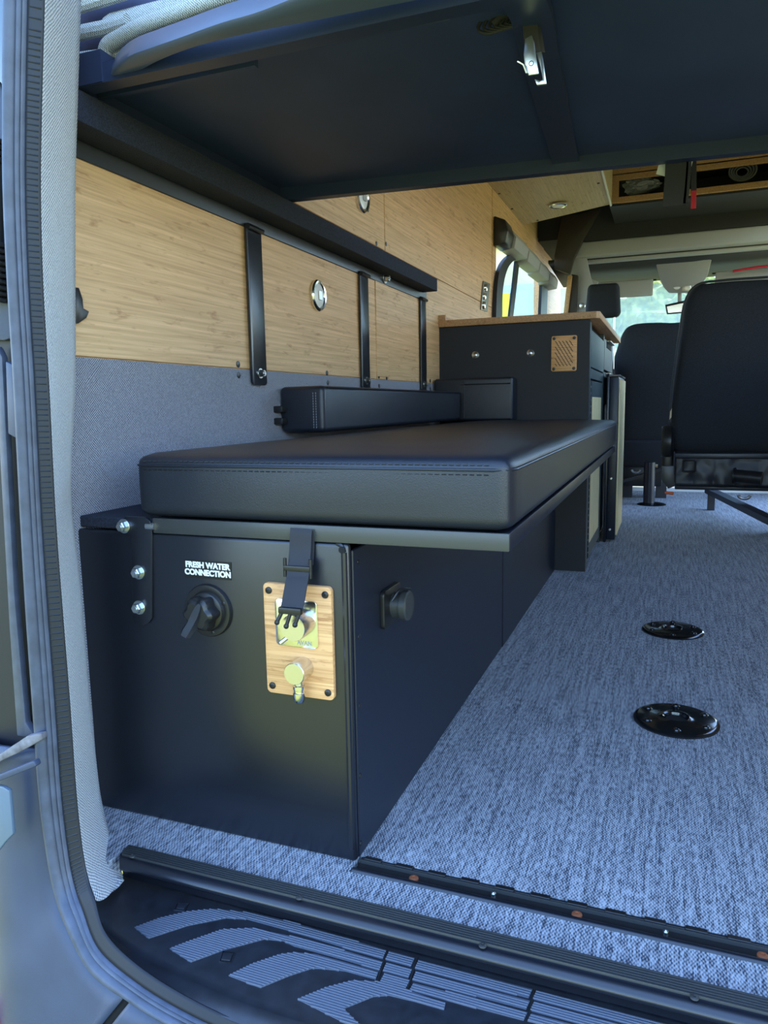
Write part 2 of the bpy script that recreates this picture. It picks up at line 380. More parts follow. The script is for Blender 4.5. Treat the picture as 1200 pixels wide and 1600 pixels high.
pts = [at(972, 282, Y, S + .1), at(1030, 275, Y, S + .1), at(1040, 272, Y, S + .1), at(1008, 302, Y, S + .1), at(995, 306, Y, S + .1)]
bmesh.ops.create_icosphere(bm, subdivisions=4, radius=1)
c0 = at(1004, 290, Y, S + .12)
for v in bm.verts:
    q = v.co.copy(); nz = noise.noise(q * 3) * .25 + noise.noise(q * 8) * .12
    v.co = c0 + V(q.x * .10, q.y * .07, q.z * .045 * (1 - .5 * q.x)) * (1 + nz)
solid('plastic_bag', bm, 'bag', 'crumpled clear plastic bag on the overhead shelf left of the hanging strap', 'bag')
bm = BM(); cc = at(1160, 268, Y, S + .1)
for k in range(4):
    tube(bm, [cc + V(math.cos(a) * (.07 - k * .013), (k - 2) * .012, math.sin(a) * (.055 - k * .010)) for a in [2 * math.pi * j / 28 for j in range(28)]], .005, 8, True)
solid('cable_coil', bm, 'wound', 'grey coil of cable on the overhead shelf at the right', 'cable')
# cross beams behind the shelf
def at2(u, v, y): return at(u, v, Y, y)
bm = BM(); box(bm, -.62, RX, 5.20, 5.30, 1.605, 1.70, .012, 3); struct('trim_1', bm, 'greytrim', 'wide grey cross beam over the cab opening', cat='trim')
bm = BM(); box(bm, -.62, RX, 5.30, 5.36, 1.580, 1.602, .006, 2); struct('trim_2', bm, 'greytrim', 'thin grey lip below the wide cross beam', cat='trim')
bm = BM(); box(bm, -.62, RX, 5.18, 5.22, 1.70, 2.0); struct('trim_3', bm, 'darktrim', 'black headliner panel between overhead shelf and cross beam', cat='trim')
bm = BM(); grid(bm, [[V(x, y, 1.62 - .05 * ((y - 5.3) / .8)) for x in (-.8, -.3, .1, .8)] for y in (5.3, 5.7, 6.1)]); struct('ceiling_1', bm, 'darktrim', 'dark cab headlining above the windscreen', thick=.02, cat='ceiling')
# overhead light console
bm = BM(); prof = []
P1 = [at(1022, 402, Y, 5.5), at(1115, 394, Y, 5.5), at(1106, 430, Y, 5.72), at(1095, 448, Y, 5.82), at(1085, 458, Y, 5.85), at(1045, 458, Y, 5.85), at(1036, 448, Y, 5.82), at(1030, 432, Y, 5.72)]
prism(bm, P1, (0, .12, .03), .008)
oc = thing('overhead_console', 'grey overhead console with reading lights above the windscreen', 'console', at(1068, 455, Y, 5.85))
part('housing', bm, 'greytrim', oc)
for u in (1058, 1088):
    part('light_lens', lathe(BM(), at(u, 446, Y, 5.81), (0, -1, -.4), [(0, .028), (.012, .026), (.016, .012)], 16), 'lens', oc)
bm = BM(); box(bm, *(lambda a, b: (a.x, b.x, 5.795, 5.80, b.z, a.z))(at(1066, 441, Y, 5.8), at(1080, 455, Y, 5.8)), .004, 2); part('switch_pad', bm, 'satin', oc)
def visor(u0, u1, v0, v1, lab):
    a, b = at(u0, v0, Y, 5.75), at(u1, v1, Y, 5.75)
    t = thing('sun_visor', lab, 'sun visor', (0.5 * (a.x + b.x), 5.75, b.z))
    bm = BM(); box(bm, a.x, b.x, 5.74, 5.765, b.z, a.z, .01, 3); part('panel', bm, 'greytrim', t)
    bm = BM(); tube(bm, [V(a.x - .02, 5.76, a.z - .008), V(b.x + .02, 5.76, a.z - .008)], .006, 8); part('hinge_rod', bm, 'darktrim', t)
visor(905, 1020, 444, 462, 'grey sun visor folded up above the left side of the windscreen')
visor(1118, 1260, 425, 438, 'grey sun visor mostly behind the tall seat back at the right')
bm = BM(); tube(bm, spline([at(1145, 424, Y, 5.6), at(1180, 418, Y, 5.6), at(1215, 414, Y, 5.6)], 4), .008, 8); solid('red_strip', bm, 'red', 'thin red strip along the cab headlining above the tall seat', 'trim strip')
rm = thing('rear_view_mirror', 'interior mirror hanging from the windscreen reflecting green leaves', 'mirror', at(1058, 480, Y, 5.9))
bm = BM(); prism(bm, [at(1039, 476, Y, 5.9), at(1075, 468, Y, 5.9), at(1078, 488, Y, 5.9), at(1042, 491, Y, 5.9)], (0, .03, 0), .005); part('housing', bm, 'plastic', rm)
bm = BM(); prism(bm, [at(1042, 479, Y, 5.898), at(1075, 472, Y, 5.898), at(1077, 486, Y, 5.898), at(1044, 489, Y, 5.898)], (0, .002, 0)); part('mirror_glass', bm, 'chrome', rm, smooth=False)
bm = BM(); cyl(bm, at(1062, 458, Y, 5.93), at(1062, 472, Y, 5.92), .014, n=12); part('stem', bm, 'greytrim', rm)
# left pillars in the cab
def ppanel(name, pts, y, vec, m, lab): return struct(name, prism(BM(), [at(u, v, Y, y) for u, v in pts], vec, .004), m, lab, cat='trim')
ppanel('trim_4', [(878, 338), (908, 334), (942, 322), (928, 345), (912, 372), (896, 405), (890, 428), (866, 420), (866, 400)], 5.15, (0, .05, 0), 'brown', 'dark brown pillar cover curving down below the overhead cabinet')
ppanel('trim_5', [(902, 385), (914, 392), (922, 430), (928, 450), (918, 470), (912, 500), (898, 500), (903, 440), (888, 428)], 5.25, (0, .05, 0), 'greytrim', 'light grey cab pillar beside the headrest')
ppanel('trim_6', [(893, 428), (903, 430), (899, 500), (884, 500)], 5.2, (0, .04, 0), 'brown', 'dark strip between the bamboo edge and grey pillar')
ppanel('trim_7', [(887, 430), (894, 430), (886, 500), (879, 500)], 5.18, (0, .04, 0), 'ply', 'narrow bamboo strip beside the side window')
ppanel('trim_8', [(905, 432), (918, 434), (935, 440), (922, 462), (914, 470), (916, 448)], 5.5, (0, .04, 0), 'greytrim', 'grey corner moulding over the headrest')
bm = BM(); bm2 = BM()
b0, b1 = at(838, 352, X, -.863), None
# seat belt anchor on pillar
bt = at(910, 478, Y, 5.23)
solid('belt_anchor', lathe(BM(), bt, (0, -1, 0), [(0, .02), (.02, .018), (.025, .008)], 16), 'satin', 'round silver belt anchor on the grey cab pillar', 'belt anchor')
# duct / ridged trim rail above window
dr = thing('trim_rail', 'segmented grey trim rail running above the side window', 'trim rail', (-.75, 3.8, 1.5))
ys = [4.03, 4.43, 4.84, 5.25, 5.65]
for i in range(4):
    bm = BM(); prism(bm, [V(-.86, ys[i], 1.575), V(-.80, ys[i], 1.56), V(-.775, ys[i], 1.52), V(-.785, ys[i], 1.465), V(-.86, ys[i], 1.455)], (0, ys[i + 1] - ys[i] - .02, .01), .006)
    part('segment', bm, 'greytrim', dr)
bm = BM(); prism(bm, [V(-.86, 3.86, 1.60), V(-.80, 3.86, 1.575), V(-.785, 3.86, 1.52), V(-.80, 3.86, 1.46), V(-.86, 3.86, 1.45)], (0, .16, 0), .008); part('end_cap', bm, 'plastic', dr)
# ================================================================== OVERHEAD CABINET
oh = thing('overhead_cabinet', 'pale wood overhead cabinet on the left wall with a round light below', 'cabinet', (-.6, 3.9, 1.725))
bm = BM(); prism(bm, [V(-.862, 2.7, 1.722), V(-.862, 4.686, 1.728), V(-.35, 4.55, 1.765), V(-.33, 2.7, 1.74)], (0, 0, .018)); part('bottom_panel', bm, 'plyover', oh, smooth=False)
bm = BM(); prism(bm, [V(-.335, 2.7, 1.745), V(-.355, 4.56, 1.765), V(-.355, 4.56, 1.99), V(-.335, 2.7, 1.99)], (.018, 0, 0)); part('front_panel', bm, 'plyover', oh, smooth=False)
bm = BM(); tube(bm, [V(-.322, 2.7, 1.738), V(-.342, 4.565, 1.758)], .006, 8); part('edge_trim', bm, 'white', oh)
bm = BM(); prism(bm, [V(-.862, 4.68, 1.73), V(-.355, 4.56, 1.765), V(-.355, 4.56, 1.99), V(-.862, 4.68, 1.99)], (0, .015, 0)); part('end_panel', bm, 'plyover', oh, smooth=False)
lp = at(872, 320, Z, 1.738)
bm = BM(); lathe(bm, lp, (0, 0, -1), [(0, .05), (.006, .05), (.010, .044), (.006, .036)], 28); li = part('light_ring', bm, 'chrome', oh)
bm = BM(); lathe(bm, lp + V(0, 0, -.004), (0, 0, -1), [(0, .035), (.006, .03)], 24); part('light_lens', bm, 'lens', li)
for u, v in ((935, 286), (780, 302), (800, 326), (840, 344)):
    part('screw', lathe(BM(), at(u, v, Z, 1.728), (0, 0, -1), [(0, .008), (.004, .006)], 10), 'plastic', oh)
# ================================================================== WALL RAIL WITH STRAPS
wr = thing('wall_rail', 'black steel bed rail bolted along the bamboo wall with three hanging flat brackets', 'bed rail', (WX, 1.8, 1.04))
part('mounting_plate', box(BM(), WX + .001, WX + .005, .82, 2.715, 1.036, 1.112, .001, 1), 'wallplate', wr)
part('ledge', box(BM(), WX + .005, -.80, .82, 2.662, 1.062, 1.1065, .002, 2), 'fuzz', wr, label='dark carpet-covered ledge along the top of the rail')
for i, (y0, y1, zb) in enumerate(((1.428, 1.492, .702), (2.052, 2.122, .702), (2.615, 2.700, .703))):
    yc_ = (y0 + y1) / 2; hw = .031
    bm = BM(); pts = [V(WX + .005, yc_ + a - 0, b) for a, b in rrect(0, (zb + 1.045) / 2, hw, (1.045 - zb) / 2, .010, 4)]
    prism(bm, pts, (.006, 0, 0), .001); br = part('hanging_bracket', bm, 'powder', wr)
    bm = BM(); tube(bm, [V(WX + .014, yc_ - hw, 1.036), V(WX + .014, yc_ + hw, 1.036)], .0055, 8); part('hinge_pin', bm, 'powder', br)
    bm = BM(); bolt(bm, (WX + .011, yc_, zb + .026), (1, 0, 0), .0085, .008); part('bolt', bm, 'zinc', br)
p = at(601, 434, X, WX + .006); part('bolt', (lambda b: (bolt(b, p, (1, 0, 0), .013, .010), b)[1])(BM()), 'zinc', wr)
kn = at(297, 275, X, -.855)
bm = BM(); lathe(bm, kn, (1, 0, 0), [(0, .004), (.018, .004), (.019, .012), (.025, .012), (.027, .009)], 16); box(bm, kn.x + .018, kn.x + .026, kn.y - .022, kn.y + .022, kn.z - .005, kn.z + .005, .002, 1)
part('wing_knob', bm, 'plastic', wr)
# round silver light in the bamboo panel
def wall_light(y, z, r, lab):
    t = thing('wall_light', lab, 'light', (WX + .001, y, z))
    bm = BM(); lathe(bm, V(WX + .0015, y, z), (1, 0, 0), [(0, r), (.006, r), (.010, r * .92), (.009, r * .8), (.005, r * .76)], 32); part('bezel', bm, 'chrome', t)
    bm = BM(); lathe(bm, V(WX + .0045, y, z), (1, 0, 0), [(0, r * .76), (.003, r * .74), (.006, r * .4), (.006, .0)], 28); part('lens', bm, 'lens', t)
    bm = BM(); box(bm, WX + .011, WX + .013, y - r * .25, y + r * .25, z - r * .3, z + r * .3, .001, 1); part('touch_pad', bm, 'satin', t)
wall_light(1.782, .938, .040, 'round chrome touch light in the bamboo panel between two brackets')
wall_light(2.10, 1.262, .048, 'round chrome light high on the bamboo wall, half hidden by the bed platform')
sp = thing('switch_plate', 'slim brass switch plate on the bamboo wall near the side window', 'switch', (WX + .001, 3.68, 1.10))
bm = BM(); a = [at(u, v, X, WX + .002) for u, v in ((754, 439), (764, 443), (760, 487), (750, 484))]; prism(bm, a, (.006, 0, 0), .001); part('plate', bm, 'silverstrip', sp)
for u, v in ((758, 450), (756, 463), (755, 477)):
    bm = BM(); q = at(u, v, X, WX + .008); lathe(bm, q, (1, 0, 0), [(0, .02), (.01, .017), (.012, .008)], 14); part('button', bm, 'chrome', sp)
# small dark clip at the near edge of the wall
bm = BM(); prism(bm, [at(u, v, X, WX + .002) for u, v in ((112, 449), (119, 450), (125, 468), (126, 482), (135, 487), (131, 497), (118, 506), (108, 506))], (.006, 0, 0), .001)
solid('wall_clip', bm, 'plastic', 'jagged black plastic clip on the bamboo beside the fabric pillar', 'clip')
# ================================================================== REAR PILLAR FABRIC, SEAL, BODY
fe = [(68, -60), (68, 0), (64, 150), (62, 300), (66, 450), (75, 600), (85, 800), (96, 950), (108, 1100), (118, 1240), (128, 1330), (137, 1375), (147, 1407)]
be = [(130, -60), (127, 0), (122, 150), (118, 300), (118, 450), (118, 600), (112, 770), (127, 920), (142, 1100), (157, 1240), (176, 1318), (192, 1368), (185, 1378)]
be_y = [.84] * 7 + [.84, .84, .85, .835, .80, .775]
F1 = spline([at(u, v, Y, .712) for u, v in fe], 6)
B1 = spline([at(u, v, Y, y) for (u, v), y in zip(be, be_y)], 6)
rows = []
for a, b in zip(F1, B1):
    mid = (a + b) / 2; d = (b - a); r = []
    for k in range(9):
        t = k / 8; p = a.lerp(b, t); p.x += .010 * math.sin(t * math.pi) ; p.y -= .012 * math.sin(t * math.pi); r.append(p)
    r.append(V(-.89, b.y + .03, b.z)); rows.append(r)
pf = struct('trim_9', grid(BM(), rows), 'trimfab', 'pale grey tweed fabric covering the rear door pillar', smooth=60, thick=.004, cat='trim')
# rubber door seal: lofted bands between an outer and an inner edge
oe = [(12, -60), (12, 0), (11, 150), (12, 300), (19, 450), (28, 600), (38, 800), (46, 950), (56, 1100), (66, 1240), (80, 1340), (92, 1395), (108, 1440), (150, 1515), (215, 1562), (277, 1598), (380, 1645), (560, 1705), (800, 1775), (1250, 1895), (2400, 2275)]
ie = fe[:-1] + [(147, 1405), (165, 1460), (215, 1510), (290, 1558), (380, 1600), (540, 1660), (800, 1738), (1250, 1855), (2400, 2232)]
yy = [.70] * 9 + [.695, .69, .685, .675, .66, .65, .645, .645, .645, .645, .645, .645]
OE = spline([at(u, v, Y, y) for (u, v), y in zip(oe, yy)], 8)
IE = spline([at(u, v, Y, y) for (u, v), y in zip(ie, yy)], 8)
def band(t0, t1, prof, steps):
    rws = []
    for a, b in zip(OE, IE):
        r = []
        for k in range(steps + 1):
            s = k / steps; p = a.lerp(b, t0 + (t1 - t0) * s); p = p + V(0, -prof(s), 0); r.append(p)
        rws.append(r)
    return grid(BM(), rws)
ds = thing('door_seal', 'long grey rubber seal around the rear door opening, ribbed on its inner side', 'door seal', (-.70, .70, -.10))
part('outer_bead', band(0, .47, lambda s: .016 * math.sin(math.pi * s) ** .7, 10), 'rubber', ds, thick=.003)
part('groove_bead', band(.40, .60, lambda s: .006 + .006 * math.sin(math.pi * s), 6), 'rubber', ds, thick=.003)
part('inner_bead', band(.60, .72, lambda s: .002 + .010 * math.sin(math.pi * s), 6), 'rubber', ds, thick=.002, label='thin raised bead beside the ribbed lip')
part('lip', band(.70, 1.0, lambda s: .006 - .008 * s, 4), 'rubber_dk', ds, thick=.002)
bm = BM()
L_ = 0; acc = 0; last = None; cnt = 0
for i in range(len(OE) - 1):
    seg = (OE[i + 1] - OE[i]).length; nseg = max(1, int(seg / .0062))
    for k in range(nseg if OE[i].z > .0 else 0):
        t = k / nseg; a = OE[i].lerp(OE[i + 1], t); b = IE[i].lerp(IE[i + 1], t)
        p0 = a.lerp(b, .73) + V(0, -.0065, 0); p1 = a.lerp(b, .97) + V(0, -.0005, 0)
        cyl(bm, p0, p1, .0013, n=5); cnt += 1
part('lip_ribs', bm, 'rubber_dk', ds, kind='stuff')
# body behind/around the seal: channel with hinge bits, lower corner panel, bumper
def out_pts(k, far, drop=0): return [V(*p) for p in []]
iA = [i for i, p in enumerate(OE) if p.z < .205]
rows = []
cut = None
SEAM_A, SEAM_B = at(195, 1520, Y, .665), at(85, 1605, Y, .665)
def body_row(p, dirv):
    r = []
    for k in range(11):
        t = k / 10; q = p + dirv * (.36 * t); q.y = p.y + .004 - .02 * math.sin(min(1, t * 2.2) * math.pi / 2) + (max(0, -q.x - .80)) ** 2 * 4.0 + .0
        r.append(q)
    return r
rowsL, rowsR = [], []
for i, p in enumerate(OE):
    if p.z > .215: continue
    a = OE[max(i - 1, 0)]; b = OE[min(i + 1, len(OE) - 1)]; tg = (b - a).normalized(); nv = V(tg.z, 0, -tg.x).normalized()
    if nv.x > 0 and nv.z > 0: nv = -nv
    blend = min(1, max(0, (.215 - p.z) / .30))
    d = V(-1, 0, -.02).lerp(V(-.55, 0, -1).normalized(), blend) if p.x < -.62 else V(-.78, 0, -1).lerp(V(0, 0, -1), min(1, (p.x + .62) / .5)).normalized()
    d.normalize()
    (rowsL if (p.x < -.605) else rowsR).append(body_row(p, d))
bc = struct('wall_rear', grid(BM(), rowsL), 'body', 'dark grey lower body corner outside the rear door seal', smooth=60, thick=.006, cat='wall')
rowsR = [r for r in rowsR]
off = rowsR[0]; rowsR = [[q + V(.0035, 0, -.002) for q in rowsR[0]]] + rowsR[1:]
part('bumper_centre', grid(BM(), rowsR), 'body', bc, smooth=60, thick=.006)
ra, rb = rowsL[-1], rowsR[0]; part('panel_gap', grid(BM(), [[p + V(-.004, .006, 0) for p in ra], [p + V(.006, .006, 0) for p in rb]]), 'gap', bc, thick=.002)
bm = BM(); prism(bm, [at(u, v, Y, .655) for u, v in ((-10, 1222), (10, 1226), (20, 1232), (26, 1300), (14, 1312), (2, 1328), (-10, 1332))], (0, -.006, 0), .002); part('recess_plate', bm, 'paint', bc, label='pale blue plate edge in a notch of the body corner')
bm = BM(); prism(bm, [at(u, v, Y, .655) for u, v in ((-60, 1225), (-20, 1216), (62, 1183), (66, 1192), (-20, 1227), (-60, 1236))], (0, -.010, 0), .002); part('upper_lip', bm, 'body', bc)
bm = BM(); prism(bm, [at(u, v, Y, .68) for u, v in ((-30, 1560), (0, 1572), (14, 1590), (30, 1612), (-30, 1612))], (0, -.02, 0), .003); solid('reflector', bm, 'orange', 'orange reflector at the bottom left corner of the bumper', 'reflector')
# channel plate behind the seal (door hinge side)
bm = BM(); prism(bm, [at(u, v, Y, .722) for u, v in ((30, -80), (30, 300), (38, 450), (46, 600), (60, 850), (76, 1100), (84, 1215), (-420, 1215), (-420, -80))], (0, .010, 0)); ch = struct('wall_rear_1', bm, 'rubber_dk', 'black recessed hinge channel left of the door seal', smooth=False, cat='wall')
def chp(name, pts, y, th, m, lab=None, bev=.002):
    return part(name, prism(BM(), [at(u, v, Y, min(y, .7215 - th) if th < .012 else y - .012) for u, v in pts], (0, min(th, .010), 0), bev), m, ch, label=lab)
chp('hinge_strip', [(-6, 540), (3, 558), (10, 700), (22, 930), (40, 1130), (52, 1148), (40, 1152), (26, 1150), (14, 980), (0, 730), (-6, 600)], .72, .015, 'rubber', 'long pale metal strip in the hinge channel')
chp('buffer_plate', [(8, 564), (24, 572), (34, 690), (12, 678)], .715, .012, 'body')
chp('lower_ledge', [(-40, 1200), (0, 1178), (42, 1150), (64, 1146), (66, 1156), (30, 1176), (0, 1190), (-40, 1212)], .69, .02, 'ledgegrey', 'worn pale ledge at the bottom of the channel')
chp('upper_panel', [(-60, -60), (11, -60), (11, 150), (0, 128), (-60, 100)], .71, .03, 'paint', 'body panel at the top of the channel, reflected sky put into its blue-grey colour')  # blue of the reflected sky is carried by this panel's base colour
chp('side_cover', [(-60, 100), (0, 128), (10, 165), (12, 300), (14, 380), (18, 528), (6, 532), (-60, 530)], .725, .02, 'body')
bt_ = thing('ribbed_boot', 'black ribbed rubber cable boot at the left edge beside the door seal', 'cable boot', at(-5, 460, Y, .71))
for k in range(10):
    a = at(-14, 378 + k * 9.5, Y, .705); part('rib', (lambda b: tube(b, [a + V(math.cos(q) * .020, math.sin(q) * .014, -.006 * math.cos(q)) for q in [2 * math.pi * j / 18 for j in range(18)]], .0032, 8, True))(BM()), 'plastic', bt_)
for k in range(4):
    a = at(-14, 226 + k * 9.5, Y, .705); part('rib', (lambda b: tube(b, [a + V(math.cos(q) * .020, math.sin(q) * .014, 0) for q in [2 * math.pi * j / 18 for j in range(18)]], .0032, 8, True))(BM()), 'plastic', bt_)
part('boot_core', cyl(BM(), at(-14, 220, Y, .705), at(-14, 470, Y, .705), .016), 'plastic', bt_)
# rear header and right rear pillar of the opening
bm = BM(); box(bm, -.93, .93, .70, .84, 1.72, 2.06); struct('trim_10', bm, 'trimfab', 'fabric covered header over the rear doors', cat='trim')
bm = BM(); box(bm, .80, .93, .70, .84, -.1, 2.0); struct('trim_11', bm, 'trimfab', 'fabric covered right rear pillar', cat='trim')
# ================================================================== SILL BAR, HINGE TRACK, STEP PLATE
sb = thing('sill_bar', 'ribbed black aluminium sill strip along the rear edge of the carpet', 'sill strip', (.1, .785, 0))
prof = [(.815, 0), (.815, .0035), (.793, .0042), (.787, .0035), (.781, .0012), (.7775, -.003), (.777, -.007), (.780, -.011), (.786, -.0125), (.800, -.014), (.802, -.0385), (.812, -.0385), (.812, 0)]
bm = BM(); rr = []
for x0, cutf in ((-.737, 0), (.86, None)):
    rr.append([V(x0 + (0 if cutf is None else (.03 * max(0, (.80 - y) / .04))), y, z) for y, z in prof])
rings(bm, rr); part('body', bm, 'powder', sb, smooth=50)
bm = BM()
for k in range(6):
    y = .8128 - k * .0041; box(bm, -.733 + .03 * max(0, (.80 - y) / .04), .86, y - .0013, y + .0013, .002, .0072, .0008, 2)
part('ribs', bm, 'rail', sb, kind='stuff')
for u, v in ((207, 1338), (468, 1403), (754, 1478), (1085, 1559)):
    q = at(u, v, Z, .006); part('screw', (lambda b: (screw(b, q, (0, 0, 1), .0048), b)[1])(BM()), 'rail', sb)
tk = thing('floor_track', 'black recessed hinge track across the carpet starting at the box corner', 'hinge track', (.2, .893, -.02))
bm = BM(); box(bm, -.396, .86, .8735, .914, -.024, -.005); part('channel', bm, 'plastic', tk)
bm = BM(); tube(bm, [V(-.396, .8795, -.003), V(.86, .8795, -.003)], .0058, 14); part('front_rail', bm, 'powder', tk)
bm = BM(); box(bm, -.396, .86, .9035, .9050, -.014, .0005, 0); part('divider', bm, 'rail', tk)
bm = BM(); box(bm, -.396, .86, .9095, .9140, -.014, -.0015, .0006, 1)
for k in range(26): box(bm, -.39 + k * .048, -.39 + k * .048 + .026, .9065, .9145, -.006, .0012, .0008, 1)
part('knuckles', bm, 'plastic', tk, kind='stuff')
for k, (u, v) in enumerate(((652, 1366), (903, 1424), (1190, 1487))):
    q = at(u, v, Z, -.008); part('screw', (lambda b: (screw(b, V(q.x, .895, -.005), (0, 0, 1), .0070), b)[1])(BM()), 'copper', tk, label='rusty screw head')
for u, v in ((773, 1394), (1040, 1455)):
    q = at(u, v, Z, -.004); part('pin', lathe(BM(), V(q.x, .895, -.005), (0, 0, 1), [(0, .0035), (.005, .0035), (.007, .001)], 12), 'zinc', tk)
# step plate
sp = thing('step_plate', 'black plastic rear step plate with curved ribbed tread bands', 'step', (0, .70, -.12))
edge = [(143, 1407), (142, 1424), (160, 1448), (195, 1476), (240, 1501), (310, 1535), (400, 1571), (500, 1602), (620, 1637), (800, 1685), (1250, 1800), (2400, 2150)]
E1 = spline([at(u, v, Z, -.04) for u, v in edge], 5)
E2 = spline([at(u, v, Y, y) for (u, v), y in zip([(143, 1415), (146, 1440), (165, 1468), (200, 1503), (245, 1535), (310, 1572), (400, 1610), (500, 1645), (620, 1683), (800, 1738), (1250, 1860), (2400, 2236)], [.70, .69, .675, .66, .65, .645, .642, .64, .64, .64, .64, .64])], 5)
bm = BM(); rows = []
back_y = .813
for i, (a, b) in enumerate(zip(E1, E2)):
    r = []; bx = max(a.x, -.742)
    top_back = V(max(a.x, -.745) + (0 if a.x > -.70 else .0), back_y, -.04)
    r.append(top_back); r.append(V(max(a.x, -.745), .765 if a.y < .76 else a.y + .01, -.04)); 
    ctr = a + V(0, .008, 0); r.append(ctr); r.append(a + V(0, .0, -.002)); r.append(a + (b - a) * .06 + V(0, -.002, 0)); r.append(b)
    rows.append(r)
grid(bm, rows); part('deck', bm, 'tread', sp, smooth=60)
def inside_spans(poly, y):
    xs = []
    for i in range(len(poly)):
        a, b = poly[i], poly[(i + 1) % len(poly)]
        if (a.y > y) != (b.y > y): xs.append(a.x + (y - a.y) / (b.y - a.y) * (b.x - a.x))
    xs.sort(); return list(zip(xs[::2], xs[1::2]))
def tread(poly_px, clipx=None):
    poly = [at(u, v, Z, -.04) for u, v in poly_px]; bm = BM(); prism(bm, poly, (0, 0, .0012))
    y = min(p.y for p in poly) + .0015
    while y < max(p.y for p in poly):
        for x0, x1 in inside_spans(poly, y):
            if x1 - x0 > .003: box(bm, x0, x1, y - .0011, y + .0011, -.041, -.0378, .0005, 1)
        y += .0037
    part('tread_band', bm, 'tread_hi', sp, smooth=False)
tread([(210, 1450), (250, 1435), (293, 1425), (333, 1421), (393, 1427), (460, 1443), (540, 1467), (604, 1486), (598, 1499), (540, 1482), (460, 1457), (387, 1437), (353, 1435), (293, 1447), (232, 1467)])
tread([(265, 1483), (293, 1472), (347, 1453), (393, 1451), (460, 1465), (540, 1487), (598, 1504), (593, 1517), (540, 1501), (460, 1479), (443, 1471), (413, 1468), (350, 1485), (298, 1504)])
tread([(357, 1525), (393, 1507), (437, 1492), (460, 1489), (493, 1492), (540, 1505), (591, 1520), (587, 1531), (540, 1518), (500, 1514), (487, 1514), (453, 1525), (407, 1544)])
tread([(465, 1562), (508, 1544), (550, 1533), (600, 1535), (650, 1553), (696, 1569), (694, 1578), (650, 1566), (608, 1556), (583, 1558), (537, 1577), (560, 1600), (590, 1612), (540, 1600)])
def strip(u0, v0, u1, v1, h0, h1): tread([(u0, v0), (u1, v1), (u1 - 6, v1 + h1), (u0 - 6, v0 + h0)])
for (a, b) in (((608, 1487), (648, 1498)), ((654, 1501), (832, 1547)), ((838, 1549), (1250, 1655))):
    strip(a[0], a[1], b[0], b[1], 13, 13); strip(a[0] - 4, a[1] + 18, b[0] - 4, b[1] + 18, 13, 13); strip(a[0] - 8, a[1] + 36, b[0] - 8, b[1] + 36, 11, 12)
for pts in (((272, 1422), (278, 1411), (295, 1412), (289, 1424)), ((343, 1503), (348, 1487), (368, 1489), (361, 1505))):
    bm = BM(); q = [at(u, v, Z, -.0395) for u, v in pts]; tube(bm, q, .0009, 6, True); prism(bm, [p.lerp(sum(q, Vector()) / 4, .25) for p in q], (0, 0, .002), .0005); part('clip_cover', bm, 'tread', sp)
for a, b in (((606, 1484), (588, 1538)), ((652, 1496), (636, 1548)), ((835, 1545), (828, 1585))): part('joint_line', tube(BM(), [at(*a, Z, -.0395), at(*b, Z, -.0395)], .0012, 6), 'gap', sp)
# ================================================================== STORAGE BOX UNDER THE BENCH
BY = .895
bx = thing('storage_box', 'large black metal box at the rear with water inlet and shower tap plate', 'storage box', (-.63, 1.9, 0))
bm = BM(); box(bm, -.868, -.397 - .0, BY, BY + .012, 0, .468, .006, 3); part('front_panel', bm, 'powder', bx)
bm = BM(); box(bm, -.403, -.397, .909, 1.900, 0, .456, .0015, 1); part('side_panel', bm, 'steel_blk', bx)
bm = BM(); box(bm, -.403, -.3955, 1.903, 2.880, 0, .456, .0015, 1); part('side_panel', bm, 'steel_blk', bx)
bm = BM(); box(bm, -.868, -.720, BY + .006, 2.88, .470, .488, .002, 1); part('lid', bm, 'fuzz', bx, label='dark felted top')
bm = BM(); tube(bm, [V(-.404, BY + .001, .02), V(-.404, BY + .001, .455)], .0045, 8); tube(bm, spline([V(-.404, BY + .001, .455), V(-.407, BY + .002, .463), V(-.415, BY + .004, .466)], 4), .004, 8); part('corner_fold', bm, 'powder', bx)
bm = BM(); cyl(bm, V(-.405, BY - .0045, .459), V(-.405, BY - .002, .459), .0048, n=16); part('corner_hole', bm, 'gap', bx)
for u, v in ((561, 878), (562, 995), (563, 1103), (564, 1212), (565, 1318)):
    q = at(u, v, X, -.396); part('rivet', (lambda b: (screw(b, V(-.397, q.y, q.z), (1, 0, 0), .004), b)[1])(BM()), 'plastic', bx)
bm = BM(); prism(bm, [at(u, v, Y, BY - .004) for u, v in ((188, 812), (196, 807), (226, 808), (234, 814), (237, 826), (237, 966), (232, 974), (222, 978), (213, 975), (206, 964), (205, 838), (190, 832), (185, 822))], (0, .004, 0), .001)
mb = part('mounting_bracket', bm, 'powder', bx)
for u, v in ((194, 822), (217, 894), (218, 949)):
    part('bolt', (lambda b: (bolt(b, at(u, v, Y, BY - .004), (0, -1, 0), .0082, .007), b)[1])(BM()), 'zinc', mb)
# label
bm = BM(); prism(bm, [at(u, v, Y, BY - .0012) for u, v in ((288, 874), (361, 879), (361, 907), (289, 902))], (0, .0012, 0)); lb = part('label_plate', bm, 'label', bx, smooth=False)
lc = (at(288, 874, Y, BY - .0014) + at(361, 907, Y, BY - .0014)) / 2
part('lettering', text_bm('FRESH WATER\nCONNECTION', .0118, lc + V(0, 0, .0002), (1, 0, -.012), (0, 0, 1), bold=.0006), 'letter', lb, smooth=False)
